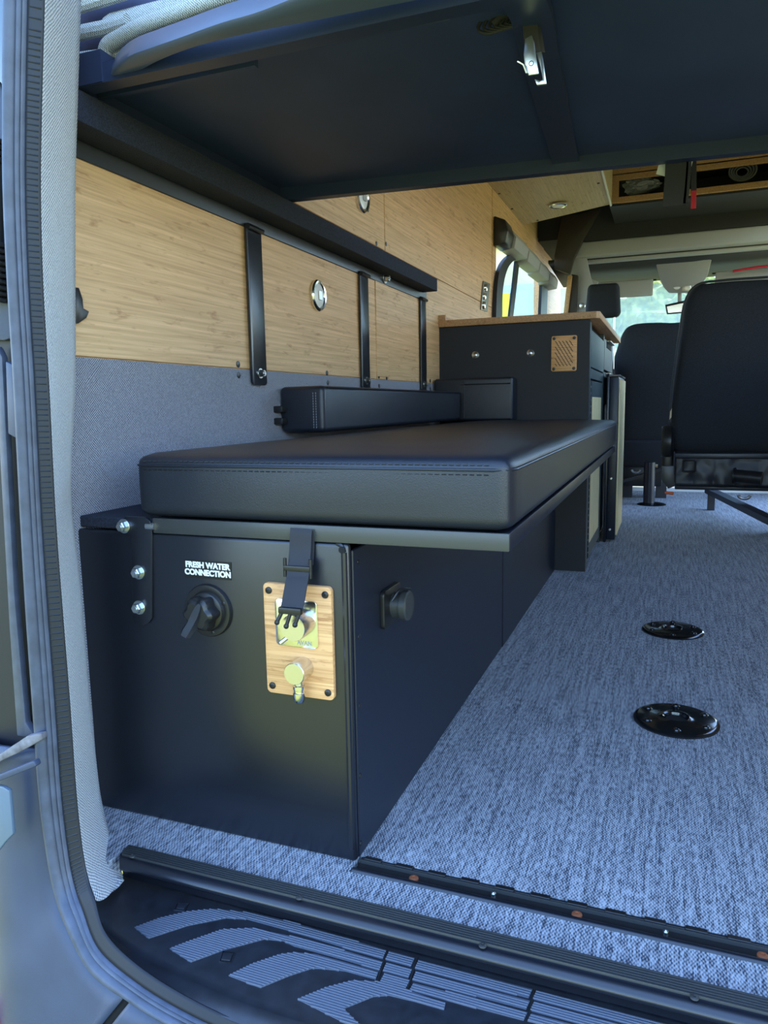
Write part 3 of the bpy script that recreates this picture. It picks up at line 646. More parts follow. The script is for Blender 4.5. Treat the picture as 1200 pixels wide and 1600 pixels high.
# water inlet with winged cap
wc = at(327, 953, Y, BY)
bm = BM(); lathe(bm, wc, (0, -1, 0), [(0, .040), (.003, .040), (.006, .0385), (.007, .034), (.006, .030), (.010, .028), (.012, .024)], 40); wi_ = part('water_inlet', bm, 'plastic', bx, label='round black water inlet with a finger cap')
bm = BM(); cc_ = wc + V(0, -.010, 0); rr = []
for dd, sc_ in ((0, .024), (.012, .025), (.020, .023), (.024, .018)):
    rr.append([cc_ + V(math.cos(a) * sc_ * (1 + .10 * math.cos(6 * a)), -dd, math.sin(a) * sc_ * (1 + .10 * math.cos(6 * a))) for a in [2 * math.pi * k / 48 for k in range(48)]])
rings(bm, rr); part('cap', bm, 'plastic', wi_)
bm = BM()
dv = V(-.45, 0, -1).normalized(); sv = V(1, 0, -.45).normalized(); q = wc + V(0, -.036, 0)
rr = []
for t, hw, yo in ((-.020, .004, .004), (-.012, .0085, .002), (0, .010, 0), (.012, .009, -.003), (.022, .0095, -.008), (.030, .0085, -.010)):
    c = q + dv * t + V(0, yo, 0); rr.append([c + sv * hw + V(0, .012 if abs(t) < .02 else .002, 0), c + sv * hw * .55 + V(0, -.003, 0), c - sv * hw * .55 + V(0, -.003, 0), c - sv * hw + V(0, .012 if abs(t) < .02 else .002, 0)])
rings(bm, rr); part('wing_handle', bm, 'rubber_dk', wi_, smooth=50)
for a in (25, 205, 285):
    part('screw', (lambda b: (screw(b, wc + V(math.cos(math.radians(a)) * .033, -.0062, math.sin(math.radians(a)) * .033), (0, -1, 0), .0032), b)[1])(BM()), 'plastic', wi_)
# tap plate
cs = [at(u, v, Y, BY - .008) for u, v in ((413, 910), (522, 917), (524, 1095), (418, 1083))]
x0, x1, z0, z1 = -.527, -.421, .2445, .407
bm = BM(); prism(bm, [V(a, BY - .008, b) for a, b in rrect((x0 + x1) / 2, (z0 + z1) / 2, (x1 - x0) / 2, (z1 - z0) / 2, .007)], (0, .008, 0), .0008); tp = part('tap_plate', bm, 'bamplate', bx, label='bamboo shower tap plate with rounded corners')
for a, b in ((x0 + .009, z1 - .011), (x1 - .009, z1 - .011), (x0 + .009, z0 + .011), (x1 - .009, z0 + .011)):
    part('screw', (lambda m_: (screw(m_, V(a, BY - .008, b), (0, -1, 0), .0052), m_)[1])(BM()), 'plastic', tp)
mp0, mp1 = at(430, 940, Y, BY - .012), at(496, 1010, Y, BY - .012)
mcx, mcz = (mp0.x + mp1.x) / 2, (mp0.z + mp1.z) / 2
bm = BM(); prism(bm, [V(a, BY - .012, b) for a, b in rrect(mcx, mcz, .033, .034, .007)], (0, .004, 0), .0008); mpl = part('mixer_plate', bm, 'chrome', tp, smooth=25)
part('mixer_lettering', text_bm('AVAN', .0085, V(mcx + .012, BY - .0123, mcz - .027), (1, 0, 0), (0, 0, 1), bold=.0002), 'etch', tp, smooth=False)
fc = at(457, 982, Y, BY - .046)
kb = V(mcx + .004, BY - .012, mcz + .003); kdir = (fc - kb)
kdir = V(0, -1, 0); fcc = V(fc.x, BY - .012, fc.z)
bm = BM(); lathe(bm, fcc, (0, -1, 0), [(0, .0185), (.0325, .0185), (.034, .0178), (.034, .0)], 40); part('mixer_knob', bm, 'knobmetal', tp, smooth=30)
bm = BM(); cyl(bm, fcc + V(-.010, -.022, -.014), fcc + V(-.022, -.030, -.024), .0032, n=12); part('lever_pin', bm, 'chrome', tp)
f2 = at(460, 1053, Y, BY - .036); f2 = V(f2.x, BY - .008, f2.z)
bm = BM(); lathe(bm, f2, (0, -1, 0), [(0, .0155), (.029, .0155), (.030, .0148), (.030, 0)], 36); part('outlet_knob', bm, 'knobmetal', tp, smooth=30)
bm = BM(); lathe(bm, f2 + V(0, -.016, -.012), (0, 0, -1), [(0, .0065), (.008, .0065), (.009, .0085), (.014, .0085), (.015, .0075), (.018, .0075), (.019, .0088), (.028, .0085), (.033, .0065), (.035, .003)], 24); part('outlet_nozzle', bm, 'chrome', tp, smooth=30)
# 12V socket on the side
so_ = at(608, 955, X, -.392); sy, sz = 1.045, .343
bm = BM(); prism(bm, [V(-.397, a, b) for a, b in rrect(sy, sz, .038, .030, .008)], (.007, 0, 0), .001); sk = part('side_socket', bm, 'plastic', bx, label='square socket with round cap on the aisle side')
bm = BM(); lathe(bm, V(-.390, sy + .005, sz), (1, 0, 0), [(0, .020), (.014, .020), (.015, .0235), (.024, .0235), (.026, .021)], 30); part('cap', bm, 'rail', sk)
bm = BM(); tube(bm, spline([V(-.385, sy - .018, sz + .012), V(-.375, sy - .006, sz + .028), V(-.368, sy + .018, sz + .024)], 4), .0018, 6); part('tether', bm, 'plastic', sk)
# ================================================================== BENCH
bf = thing('bench_tray', 'black steel bench tray resting on the storage box under the long cushion', 'bench', (-.45, 1.9, .468))
XR = -.178
bm = BM(); box(bm, -.716, XR, .893, .899, .468, .491, .0015, 2); part('front_rail', bm, 'rail', bf)
bm = BM(); box(bm, XR - .006, XR, .897, 2.86, .468, .491, .0015, 2); part('side_rail', bm, 'steel_blk', bf)
bm = BM(); box(bm, -.716, XR - .006, .899, 2.86, .480, .489); part('deck', bm, 'steel_blk', bf)
bm = BM(); cyl(bm, V(-.728, .896, .478), V(-.712, .896, .478), .0065); part('hinge_pin', bm, 'zinc', bf)
bc_ = thing('bench_cushion', 'long black leatherette bench cushion with double stitching on the steel tray', 'cushion', (-.46, 1.88, .491))
bm = BM()
r = bmesh.ops.create_cube(bm, size=1)['verts']
cx0, cx1, cy0, cy1, cz0, cz1 = -.742, -.174, .889, 2.862, .4915, .586
for v in r: v.co = V(cx0 if v.co.x < 0 else cx1, cy0 if v.co.y < 0 else cy1, cz0 if v.co.z < 0 else cz1)
bmesh.ops.subdivide_edges(bm, edges=bm.edges[:], cuts=24, use_grid_fill=True)
cen = V((cx0 + cx1) / 2, (cy0 + cy1) / 2, 0)
for v in bm.verts:
    c = v.co; ex = min(c.x - cx0, cx1 - c.x); ey = min(c.y - cy0, cy1 - c.y); ez = min(c.z - cz0, cz1 - c.z); 
R_ = .020
def rounded(c, lo, hi, R):
    q = Vector([min(max(c[i], lo[i] + R[i]), hi[i] - R[i]) for i in range(3)]); d = c - q
    if d.length > 1e-9:
        dd = Vector([d[i] / R[i] for i in range(3)]); L = dd.length
        m_ = max(abs(k) for k in dd)
        if L > 0: dd = dd / L * m_ if False else dd / L
        return q + Vector([dd[i] * R[i] for i in range(3)])
    return c
for v in bm.verts:
    c = v.co.copy()
    # pack samples to the borders so the corners are smooth
    for i, (lo, hi) in enumerate(((cx0, cx1), (cy0, cy1), (cz0, cz1))):
        t = (c[i] - lo) / (hi - lo); t = .5 - .5 * math.cos(math.pi * t) if i != 2 else t; c[i] = lo + t * (hi - lo)
    c = rounded(c, (cx0, cy0, cz0), (cx1, cy1, cz1), (.022, .022, .016))
    if c.z > .56:
        e = min(c.x - cx0, cx1 - c.x, c.y - cy0, cy1 - c.y); c.z += .006 * min(1, max(0, e) / .12) + .0015 * noise.noise(c * 6)
    if abs(c.y - cy0) < .012: c.y += .0015 * noise.noise(c * 14) - .002 * math.sin(math.pi * (c.z - cz0) / (cz1 - cz0))
    v.co = c
part('cover', bm, 'leather', bc_, smooth=80)
def stitches(par, pts, nrm_off, dash=.006, gap=.003, r=.0008, m='stitch'):
    bm = BM(); P = [Vector(p) for p in pts]
    for a, b in zip(P, P[1:]):
        L = (b - a).length; n = int(L / (dash + gap)); d = (b - a).normalized() if L else V(1, 0, 0)
        for k in range(n):
            p = a + d * (k * (dash + gap)); cyl(bm, p, p + d * dash, r, n=4)
    return part('stitching', bm, m, par, kind='stuff')
zs = cz1 - .016
bm = BM()
loop = [V(cx0 + .022, cy0 - .0008, zs), V(cx1 - .022, cy0 - .0008, zs), V(cx1 - .008, cy0 + .006, zs), V(cx1 + .0006, cy0 + .022, zs), V(cx1 + .0006, cy1 - .02, zs)]
tube(bm, [V(cx0, cy0 + .02, zs)] + [V(cx0 + .006, cy0 + .006, zs)] + loop, .0022, 8); part('piping', bm, 'leather', bc_)
stitches(bc_, [V(cx0 + .02, cy0 - .0005, zs + .0065), V(cx1 - .02, cy0 - .0005, zs + .0065)], 0, m='rail')
stitches(bc_, [V(cx0 + .02, cy0 - .0012, zs - .006), V(cx1 - .02, cy0 - .0012, zs - .006)], 0, m='gap')
# cushions at the wall and against the cabinet
def cushion(name, lab, x0, x1, y0, y1, z0, z1, bev, seam_x=None, loc=None):
    t = thing(name, lab, 'cushion', ((x0 + x1) / 2, (y0 + y1) / 2, z0), 'loose cushions on the bench')
    bm = BM(); box(bm, x0, x1, y0, y1, z0, z1, bev, 5)
    for v in bm.verts: v.co += Vector((noise.noise(v.co * 9), noise.noise(v.co * 9 + V(5, 0, 0)), noise.noise(v.co * 9 + V(0, 7, 0)))) * .002
    part('cover', bm, 'leather', t, smooth=60); return t
wcu = cushion('back_cushion', 'black back cushion lying along the carpeted wall with pale stitched end', -.858, -.742, 1.555, 2.765, .593, .700, .012)
for dx in (-.020, -.027): stitches(wcu, [V(-.742 + dx, 1.5535, .603), V(-.742 + dx, 1.5535, .692)], 0, .004, .002, .0009)
bm = BM(); tube(bm, [V(-.7415, 1.575, .700 - .004), V(-.7415, 2.745, .700 - .004)], .002, 6); part('piping', bm, 'leather', wcu)
for z in (.612, .640):
    bm = BM(); box(bm, -.862, -.838, 1.530, 1.556, z, z + .016, .003, 2); part('clip', bm, 'plastic', wcu)
ucu = cushion('upright_cushion', 'flat black cushion standing upright against the charcoal kitchen cabinet', -.855, -.548, 2.79, 2.884, .589, .752, .010)
bm = BM(); tube(bm, [V(-.735, 2.787, .60), V(-.733, 2.787, .745)], .002, 6); tube(bm, [V(-.745, 2.787, .728), V(-.555, 2.787, .728)], .002, 6); part('piping', bm, 'leather', ucu)
# webbing strap hanging over the tray front
ws = thing('webbing_strap', 'black webbing strap with a slider hanging over the bench front onto the tap', 'strap', at(460, 965, Y, .86))
def sp_at(u, v, y): return at(u, v, Y, y)
bm = BM()
cl1 = spline([sp_at(471, 826, .889), sp_at(470, 835, .886), sp_at(469, 860, .884), sp_at(466, 895, .872), sp_at(463, 912, .862), sp_at(456, 952, .842)], 5)
ribbon(bm, cl1, (.033, 0, -.001), .0016); part('webbing', bm, 'web', ws, smooth=40)
bm = BM(); ribbon(bm, spline([sp_at(474, 830, .8925), sp_at(476, 850, .8915), sp_at(474, 882, .888)], 4), (.030, 0, 0), .0014); part('webbing', bm, 'web', ws, smooth=40)
bm = BM(); c = sp_at(467, 887, .878)
[tube(bm, [c + V(q_, -.003, .013), c + V(q_, -.004, -.013)], .0026, 8) for q_ in (-.0195, .0195)]; box(bm, c.x - .020, c.x + .020, c.y - .0075, c.y - .0035, c.z - .0035, c.z + .0035, .001, 2); part('slider', bm, 'plastic', ws)
bm = BM(); e = sp_at(454, 956, .841)
box(bm, e.x - .017, e.x + .017, e.y - .004, e.y + .004, e.z - .003, e.z + .006, .0015, 2)
for dx, sl, ln in ((-.013, -.45, .013), (0, -.3, .017), (.013, -.35, .014)):
    a = e + V(dx, -.001, -.002); b = a + V(sl * ln, -.003, -ln); tube(bm, [a, a.lerp(b, .6), b], .0027, 8)
    bmesh.ops.create_uvsphere(bm, u_segments=8, v_segments=6, radius=.0038, matrix=Matrix.Translation(b))
part('buckle', bm, 'plastic', ws)
# ================================================================== KITCHEN CABINET
kc = thing('kitchen_cabinet', 'charcoal kitchen cabinet with bamboo worktop behind the bench', 'cabinet', (-.57, 3.5, 0))
CS = -.280
bm = BM(); box(bm, WX + .001, CS, YC, YC + .018, 0, .955); part('end_panel', bm, 'cabinet', kc, smooth=False)
bm = BM(); box(bm, WX + .001, CS - .02, YC + .018, 4.13, 0, .955); part('carcass', bm, 'gap', kc, smooth=False)
bm = BM(); box(bm, CS - .02, CS - .001, YC + .018, YC + .075, 0, .955); box(bm, CS - .02, CS - .001, 4.09, 4.13, 0, .955); box(bm, CS - .02, CS - .001, 3.535, 3.575, 0, .955); part('face_frame', bm, 'cabside', kc, smooth=False)
for nm, y0, y1, z0, z1, hd in (('drawer', 2.97, 3.53, .785, .925, 0), ('drawer', 3.58, 4.085, .800, .940, 1), ('drawer', 3.58, 4.085, .64, .79, 1), ('fascia', 2.97, 3.53, .742, .780, 0)):
    d = part(nm, box(BM(), CS - .019, CS, y0, y1, z0, z1, .002, 1), 'cabside', kc)
    if hd:
        bm = BM(); box(bm, CS - .002, CS + .002, y0 + .10, y1 - .12, z1 - .035, z1 - .006, .001, 1); part('finger_slot', bm, 'gap', d)
        bm = BM(); box(bm, CS, CS + .018, y0 + .12, y1 - .10, z1 - .007, z1 - .001, .001, 1); part('handle', bm, 'satin', d)
d = part('door', box(BM(), CS - .019, CS, 2.975, 3.50, .03, .735, .002, 1), 'cabside', kc)
part('bamboo_inset', box(BM(), CS - .001, CS + .002, 3.03, 3.43, .09, .672, .001, 1), 'litface', d)
bm = BM()
for k in range(28): box(bm, CS, CS + .004, 2.966, 2.974, .04 + k * .025, .058 + k * .025)
part('piano_hinge', bm, 'steel_blk', d, kind='stuff', smooth=False)
bm = BM(); prism(bm, [V(WX + .001, YC - .012, .957), V(-.258, YC - .012, .957), V(-.244, YC, .957), V(-.244, 4.143, .957), V(WX + .001, 4.143, .957)], (0, 0, .026), .003)
part('worktop', bm, 'ply', kc, smooth=30)
bm = BM(); box(bm, WX + .001, WX + .012, YC - .01, 4.1, .983, 1.004, .001, 1); box(bm, WX + .012, WX + .03, YC - .01, YC + .006, .983, 1.004, .001, 1); part('upstand', bm, 'ply', kc)
for u, v in ((743, 555), (829, 552)):
    q = at(u, v, Y, YC); part('bolt_cap', lathe(BM(), q, (0, -1, 0), [(0, .0145), (.003, .0145), (.005, .011), (.003, .008), (.005, .004)], 24), 'zinc', kc)
q0, q1 = at(862, 526, Y, YC), at(901, 579, Y, YC); vx, vz = (q0.x + q1.x) / 2, (q0.z + q1.z) / 2
bm = BM(); prism(bm, [V(a, YC - .006, b) for a, b in rrect(vx, vz, .047, .066, .007)], (0, .006, 0), .001); vp = part('vent_plate', bm, 'bamplate', kc, label='small bamboo vent plate with slanted slots')
for a, b in ((-1, 1), (1, 1), (-1, -1), (1, -1)):
    part('screw', lathe(BM(), V(vx + a * .037, YC - .006, vz + b * .056), (0, -1, 0), [(0, .006), (.002, .005), (.0025, .002)], 12), 'plastic', vp)
bm = BM()
for k in range(9):
    for j in range(5):
        cx_ = vx + (j - 2) * .013 + (.0065 if k % 2 else 0) - .003; cz_ = vz + (k - 4) * .0105
        ribbon(bm, [V(cx_ - .004, YC - .0062, cz_ + .0045), V(cx_ + .004, YC - .0062, cz_ - .0045)], (.0018, 0, .0018), .001)
part('slots', bm, 'brown', vp, kind='stuff', smooth=False)
# folded table / slab standing beside the cabinet
fs = thing('folded_table', 'black edged slab with lit-toned bamboo face standing upright beside the cabinet drawers', 'table', (-.235, 3.62, 0))
sx0, sx1 = -.252, -.212; yb = at(972, 824, Z, 0).y
bm = BM(); box(bm, sx0, sx1, 3.55, yb, .012, .765, .004, 2); part('core', bm, 'steel_blk', fs)
bm = BM(); box(bm, sx1 - .001, sx1 + .006, 3.58, yb - .005, .03, .755, .001, 1); part('bamboo_face', bm, 'litface', fs)
bm = BM(); box(bm, sx0 - .012, sx0, 3.545, 3.60, .0, .78, .002, 2); box(bm, sx0 - .012, sx1 + .004, 3.545, yb, .765, .775, .002, 1); part('edge_frame', bm, 'powder', fs)
for z in (.06, .30, .55): part('rivet', lathe(BM(), V(-.235, 3.549, z), (0, -1, 0), [(0, .006), (.002, .004)], 10), 'zinc', fs)
# ================================================================== BED PLATFORM
BZ = 1.108
bp = thing('bed_platform', 'dark folding bed platform overhead spanning the van on steel frame tubes', 'bed', (0, 1.3, BZ))
FL, FR = at(431, 319, Z, BZ), at(1200, 240, Z, BZ); NL = V(-.845, .915, BZ)
dy = (FR.y - FL.y) / (FR.x - FL.x); XE = .84
FRr = V(XE, FL.y + dy * (XE - FL.x), BZ)
bm = BM(); prism(bm, [V(-.845, .93, BZ + .026), V(XE, .93, BZ + .026), FRr + V(0, -.01, .026), FL + V(0, -.01, .026)], (0, 0, .018)); part('board', bm, 'bedpanel', bp, smooth=False)
bm = BM(); ribbon(bm, [FL + V(0, -.012, .018), FRr + V(0, -.012, .018)], (0, .024, 0), .036); part('front_tube', bm, 'bedframe', bp, smooth=False)
bm = BM(); ribbon(bm, [V(-.835, .92, BZ + .013), FL + V(.012, 0, .013)], (.022, 0, 0), .026); part('side_tube', bm, 'bedframe', bp, smooth=False)
bm = BM(); ribbon(bm, [V(-.845, .912, BZ + .013), V(XE, .912, BZ + .013)], (0, .026, 0), .026); part('rear_tube', bm, 'bedframe', bp, smooth=False)
a, b = at(845, 90, Z, BZ + .02), at(887, 262, Z, BZ + .02)
bm = BM(); ribbon(bm, [at(800, -40, Z, BZ + .014), at(830, 20, Z, BZ + .014), a, b], (.05, 0, 0), .010); part('cross_brace', bm, 'bedframe', bp, smooth=False)
bm = BM(); tube(bm, [at(322, 104, Z, BZ + .018), at(703, 28, Z, BZ + .018)], .0018, 6); tube(bm, [at(745, 18, Z, BZ + .018), at(850, -4, Z, BZ + .018)], .0018, 6); part('lip_highlight', bm, 'silverstrip', bp, label='thin pale line standing in for the highlight on the lip')  # pale tubes drawn where the inner lip catches the light
# bowed outer tube at the door side with a flange face
zo = BZ + .006
bo = [at(u, v, Z, zo) for u, v in ((170, 131), (178, 112), (203, 92), (243, 77), (283, 63), (345, 41), (400, 25), (447, 7), (520, -22), (640, -70))]
bi = [at(u, v, Z, zo) for u, v in ((176, 133), (188, 128), (206, 118), (243, 97), (290, 78), (345, 62), (420, 45), (497, 31), (600, 10), (740, -20))]
bo += [V(.3, .84, zo), V(XE, .845, zo)]; bi += [V(.3, .875, zo), V(XE, .88, zo)]
BO, BI = spline(bo, 5), spline(bi, 5)
rows = []
for i, (p, q) in enumerate(zip(BO, BI)):
    h = .030
    rows.append([q + V(0, 0, .02), q, q.lerp(p, .5) + V(0, 0, -.001), p + V(0, .002, 0), p + V(0, -.001, .003), p + V(0, .002, .012), p + V(0, .012, h), q + V(0, 0, h), q + V(0, 0, .02)])
bm = grid(BM(), rows); part('bowed_tube', bm, 'tubesky', bp, smooth=60)
bm = BM(); ribbon(bm, [V(-.855, .912, BZ + .022), V(BO[0].x + .006, .912, BZ + .022)], (0, .030, 0), .042); part('corner_block', bm, 'bedframe', bp, smooth=False)
# padded fabric edge above the tube
bm = BM()
tp_ = [at(u, v, Y, y) for (u, v), y in zip(((165, 112), (163, 92), (168, 72), (186, 60), (220, 42), (280, 20), (350, -5), (450, -35), (620, -80)), (.925, .925, .92, .915, .905, .895, .885, .88, .875))]
tube(bm, spline(tp_, 5), .0105, 12); md = thing('mattress_edge', 'grey tweed fabric roll curving along the top of the bed frame', 'mattress', (-.6, .92, 1.13))
part('roll', bm, 'topfab', md)
bm = BM(); box(bm, -.80, .82, .94, 1.5, BZ + .046, BZ + .12, .02, 3); part('mattress', bm, 'topfab', md)
# slatted fabric vent strips beside it
vs_ = thing('slatted_trim', 'grey fabric strips with black gaps stacked beside the bed corner', 'trim', (-.82, .95, 1.13))
bm = BM(); box(bm, -.862, -.55, .962, .972, 1.12, 1.36); part('backing', bm, 'bedpanel', vs_, smooth=False)
for (va, vb, hh) in ((93, 92, .014), (51, 47, .014), (8, 0, .014)):
    bm = BM(); tube(bm, [at(112, va + 4, Y, .935), at(128, va, Y, .935), at(168, vb - 4, Y, .935), at(200, vb - 14, Y, .935)], hh * .72, 10); part('fabric_strip', bm, 'topfab', vs_)
# cam buckle hanging under the bed
cb = thing('cam_buckle_strap', 'silver cam buckle hanging on a bunched black strap under the bed platform', 'buckle', at(832, 130, Y, 1.0))
def cq(u, v, y=1.0): return at(u, v, Y, y)
bm = BM(); ribbon(bm, [cq(826, 22), cq(828, 38), cq(830, 60), cq(834, 90)], (.018, .004, 0), .0015); ribbon(bm, [cq(832, 25, 1.004), cq(838, 50, 1.004), cq(843, 82, 1.004)], (.012, .008, 0), .0015); part('webbing', bm, 'web', cb)
bm = BM()
for k in range(6):
    cx_ = cq(765 + k * 8, 34 - k * 1.2, 1.0); rr_ = .016 - .001 * k
    tube(bm, [cx_ + V(math.cos(a) * rr_ * .8 + .003 * math.sin(3 * a), .004 * math.sin(a), math.sin(a) * rr_) for a in [2 * math.pi * j / 20 for j in range(20)]], .0022, 6, True)
tube(bm, spline([cq(770, 38), cq(785, 24), cq(805, 18), cq(824, 20), cq(830, 34)], 4), .006, 8); part('bunched_webbing', bm, 'web', cb)
bm = BM(); prism(bm, [cq(820, 60, .992), cq(831, 54, .992), cq(835, 66, .992), cq(838, 90, .992), cq(842, 115, .992), cq(826, 118, .992), cq(820, 105, .992), cq(818, 85, .992)], (0, .003, 0), .001); part('cover', bm, 'zinc', cb)
bm = BM(); prism(bm, [cq(836, 82, .998), cq(846, 80, .998), cq(850, 100, .998), cq(854, 131, .998), cq(839, 133, .998), cq(835, 123, .998), cq(843, 126, .998), cq(848, 124, .998), cq(843, 100, .998)], (0, .004, 0), .0008); part('body', bm, 'zinc', cb)
bm = BM(); ribbon(bm, [cq(812, 98, .99), cq(821, 103, .99), cq(826, 116, .992)], (.004, .01, .0), .0015); part('lever', bm, 'zinc', cb)
bm = BM(); c = cq(830, 99, .9915); tube(bm, [c + V(math.cos(a) * .0028, 0, math.sin(a) * .0028) for a in [2 * math.pi * j / 16 for j in range(16)]], .0004, 5, True); part('stamped_ring', bm, 'rubber_dk', cb)
# straps hanging from far edge of the bed
yE = FL.y + dy * (0 - FL.x) + .004
hsd = thing('hanging_strap', 'wide black strap hanging from the far edge of the bed platform', 'strap', at(1055, 322, Y, yE))
bm = BM(); ribbon(bm, [at(1058, 240, Y, yE), at(1057, 270, Y, yE), at(1053, 322, Y, yE)], (.042, 0, 0), .003); part('webbing', bm, 'web', hsd)
bm = BM(); ribbon(bm, [at(1077, 250, Y, yE), at(1074, 290, Y, yE), at(1071, 318, Y, yE)], (.009, 0, 0), .003); part('tail', bm, 'web', hsd)
bm = BM(); prism(bm, [at(u, v, Y, yE + .02) for u, v in ((1029, 258), (1044, 255), (1041, 276), (1025, 272))], (0, .001, 0)); part('care_label', bm, 'letter', hsd, label='small white label', smooth=False)
bm = BM(); prism(bm, [at(u, v, Y, yE + .02) for u, v in ((1074, 251), (1083, 250), (1079, 265), (1074, 280))], (0, .001, 0)); part('care_label', bm, 'letter', hsd, label='small white label', smooth=False)
rt = thing('red_tag_strap', 'thin black strap with a red tag right of the wide hanging strap', 'strap', at(1084, 326, Y, yE + .03))
bm = BM(); ribbon(bm, [at(1084, 238, Y, yE + .03), at(1084, 300, Y, yE + .03)], (.010, 0, 0), .002); part('webbing', bm, 'web', rt)
bm = BM(); ribbon(bm, [at(1084, 298, Y, yE + .03), at(1083.5, 326, Y, yE + .03)], (.0095, 0, 0), .003); part('tag', bm, 'red', rt)
# ================================================================== FLOOR SOCKETS
def floor_socket(c, r, lab):
    t = thing('floor_socket', lab, 'floor socket', c, 'round black floor sockets'); c = Vector(c)
    bm = BM(); lathe(bm, c, (0, 0, 1), [(0, r), (.003, r), (.0055, r * .97), (.0075, r * .90), (.0085, r * .5), (.0105, r * .36), (.012, r * .31), (.010, r * .27), (.004, r * .25)], 64); part('flange', bm, 'socketblk', t, smooth=30)
    bm = BM(); lathe(bm, c + V(0, 0, .004), (0, 0, 1), [(0, r * .25), (.001, r * .24)], 28); part('bore', bm, 'gap', t)
    for k in range(6):
        a = math.radians(75 + 60 * k + 15); q = c + V(math.cos(a) * r * .76, math.sin(a) * r * .76, .0077)
        bm = BM(); lathe(bm, q, (0, 0, 1), [(0, .0085), (.0006, .0085), (.0012, .0068), (.0035, .0058), (.0042, .003), (.003, .002)], 18); part('screw', bm, 'socketblk', t)
    return t
MT['socketblk'] = mat('glossy black enamel', (.008, .009, .010), .13, spec=.7, bump=(120, .08, .001))
c2 = at(1056, 1127, Z, 0); s0 = floor_socket((c2.x, c2.y, 0), .083, 'nearer of the two round black floor sockets, closest to the rear edge')
c1 = at(1051, 986, Z, 0); dup(s0, (c1.x, c1.y, 0), 'farther of the two round black floor sockets, nearer the seats')
# ================================================================== SEATS AND CAB FLOOR
tb = thing('table_leg', 'black table leg post on a round floor disc near the seats', 'table leg', (-.077, 4.95, 0))
part('disc', lathe(BM(), V(-.077, 4.95, 0), (0, 0, 1), [(0, .088), (.004, .088), (.010, .075), (.014, .045)], 36), 'socketblk', tb)
part('post', cyl(BM(), V(-.095, 4.95, .012), V(-.095, 4.95, .27), .034), 'steel_blk', tb)
def soft(bm, f):
    for v in bm.verts: v.co = f(v.co)
    return bm
def seat_back(par, outline, y, th, lean=.0, bulge=.02):
    pts = [Vector(p) for p in spline([at(u, v, Y, y) for u, v in outline], 4)]
    bm = BM(); c = sum(pts, Vector()) / len(pts)
    rr = []
    for dy_, s in ((th, .90), (th * .85, .97), (th * .5, 1.0), (th * .15, .985), (.0, .95), (-.012, .85), (-.018, .5)):
        rr.append([c + (p - c) * s + V(0, dy_ + lean * (p.z - c.z), 0) for p in pts])
    rings(bm, rr); return part('backrest', bm, 'seatfab', par, smooth=70)
bs = thing('passenger_seat', 'tall black cloth seat seen from behind at the right', 'seat', (.3, 4.1, .2))
seat_back(bs, [(1046, 640), (1052, 600), (1060, 540), (1066, 490), (1074, 462), (1090, 444), (1110, 440), (1160, 436), (1210, 434), (1255, 438), (1275, 460), (1280, 540), (1285, 640), (1275, 700), (1240, 712), (1160, 712), (1080, 712), (1052, 706), (1045, 680)], 3.95, .16, lean=-.03)
bm = BM(); tube(bm, spline([at(1047, 660, Y, 3.94), at(1050, 610, Y, 3.94), at(1062, 520, Y, 3.935), at(1071, 470, Y, 3.93), at(1090, 445, Y, 3.93), at(1130, 438, Y, 3.93), at(1200, 433, Y, 3.93)], 5), .006, 8); part('piping', bm, 'darktrim', bs)
bm = BM(); prism(bm, [at(u, v, Y, 3.93) for u, v in ((1047, 643), (1050, 638), (1049, 652), (1046, 656))], (0, .01, 0)); part('tag', bm, 'plyover', bs)
# seat base with gathered skirt
bm = BM(); a, b = at(1056, 712, Y, 3.95), at(1182, 766, Y, 3.95); rows = []
nx = 60
for k in range(9):
    t = k / 8; r = []
    for j in range(nx + 1):
        s = j / nx; x = a.x + (b.x + .12 - a.x) * s; z = a.z + (b.z + .012 - a.z) * t
        y = 3.95 - .012 * (abs(math.sin(s * 16 + .6 * t)) ** .6) * t + .01 * noise.noise(V(s * 9, t * 3, 0)); r.append(V(x, y, z))
    rows.append(r)
part('skirt', grid(bm, rows), 'leather', bs, thick=.006)
bm = BM(); box(bm, a.x, .56, 3.975, 4.45, .235, .44, .02, 3); part('seat_cushion', bm, 'seatfab', bs)
bm = BM(); box(bm, a.x - .005, .56, 3.93, 3.955, a.z - .012, a.z + .014, .004, 2); part('hem_bar', bm, 'steel_blk', bs)
bm = BM(); box(bm, a.x, .56, 3.945, 4.0, b.z - .004, b.z + .02, .004, 2); part('lower_bar', bm, 'steel_blk', bs)
bm = BM(); cr = at(1043, 700, Y, 3.95); lathe(bm, V(cr.x - .03, cr.y + .03, cr.z + .03), (1, 0, 0), [(0, .075), (.012, .082), (.045, .082), (.06, .06)], 28)
box(bm, cr.x - .025, cr.x + .03, 3.95, 4.03, .27, .47, .015, 3); part('recliner', bm, 'plastic', bs)
bm = BM(); p4 = [at(u, v, Y, 3.94) for u, v in ((1033, 728), (1053, 728), (1054, 760), (1044, 764), (1033, 748))]; prism(bm, p4, (0, .06, 0), .004); part('side_plate', bm, 'rail', bs)
bm = BM(); q = at(1046, 771, Y, 3.98); tube(bm, [q + V(-.022, 0, .004), q + V(.02, 0, 0)], .008, 10); part('release_lever', bm, 'orange', bs, label='orange-red release lever')
bm = BM(); q = at(1077, 728, Y, 3.925); tube(bm, [q + V(x_, 0, z_) for x_, z_ in rrect(0, 0, .028, .028, .006, 3)], .0045, 8, True); part('ring', bm, 'plastic', bs)
bm = BM(); q = at(1168, 746, Y, 3.84); cyl(bm, q + V(-.05, .02, .004), q + V(.06, -.01, -.004), .032, n=20); cyl(bm, q + V(-.058, .022, .004), q + V(-.05, .02, .004), .040, n=20); part('roller', bm, 'plastic', bs)
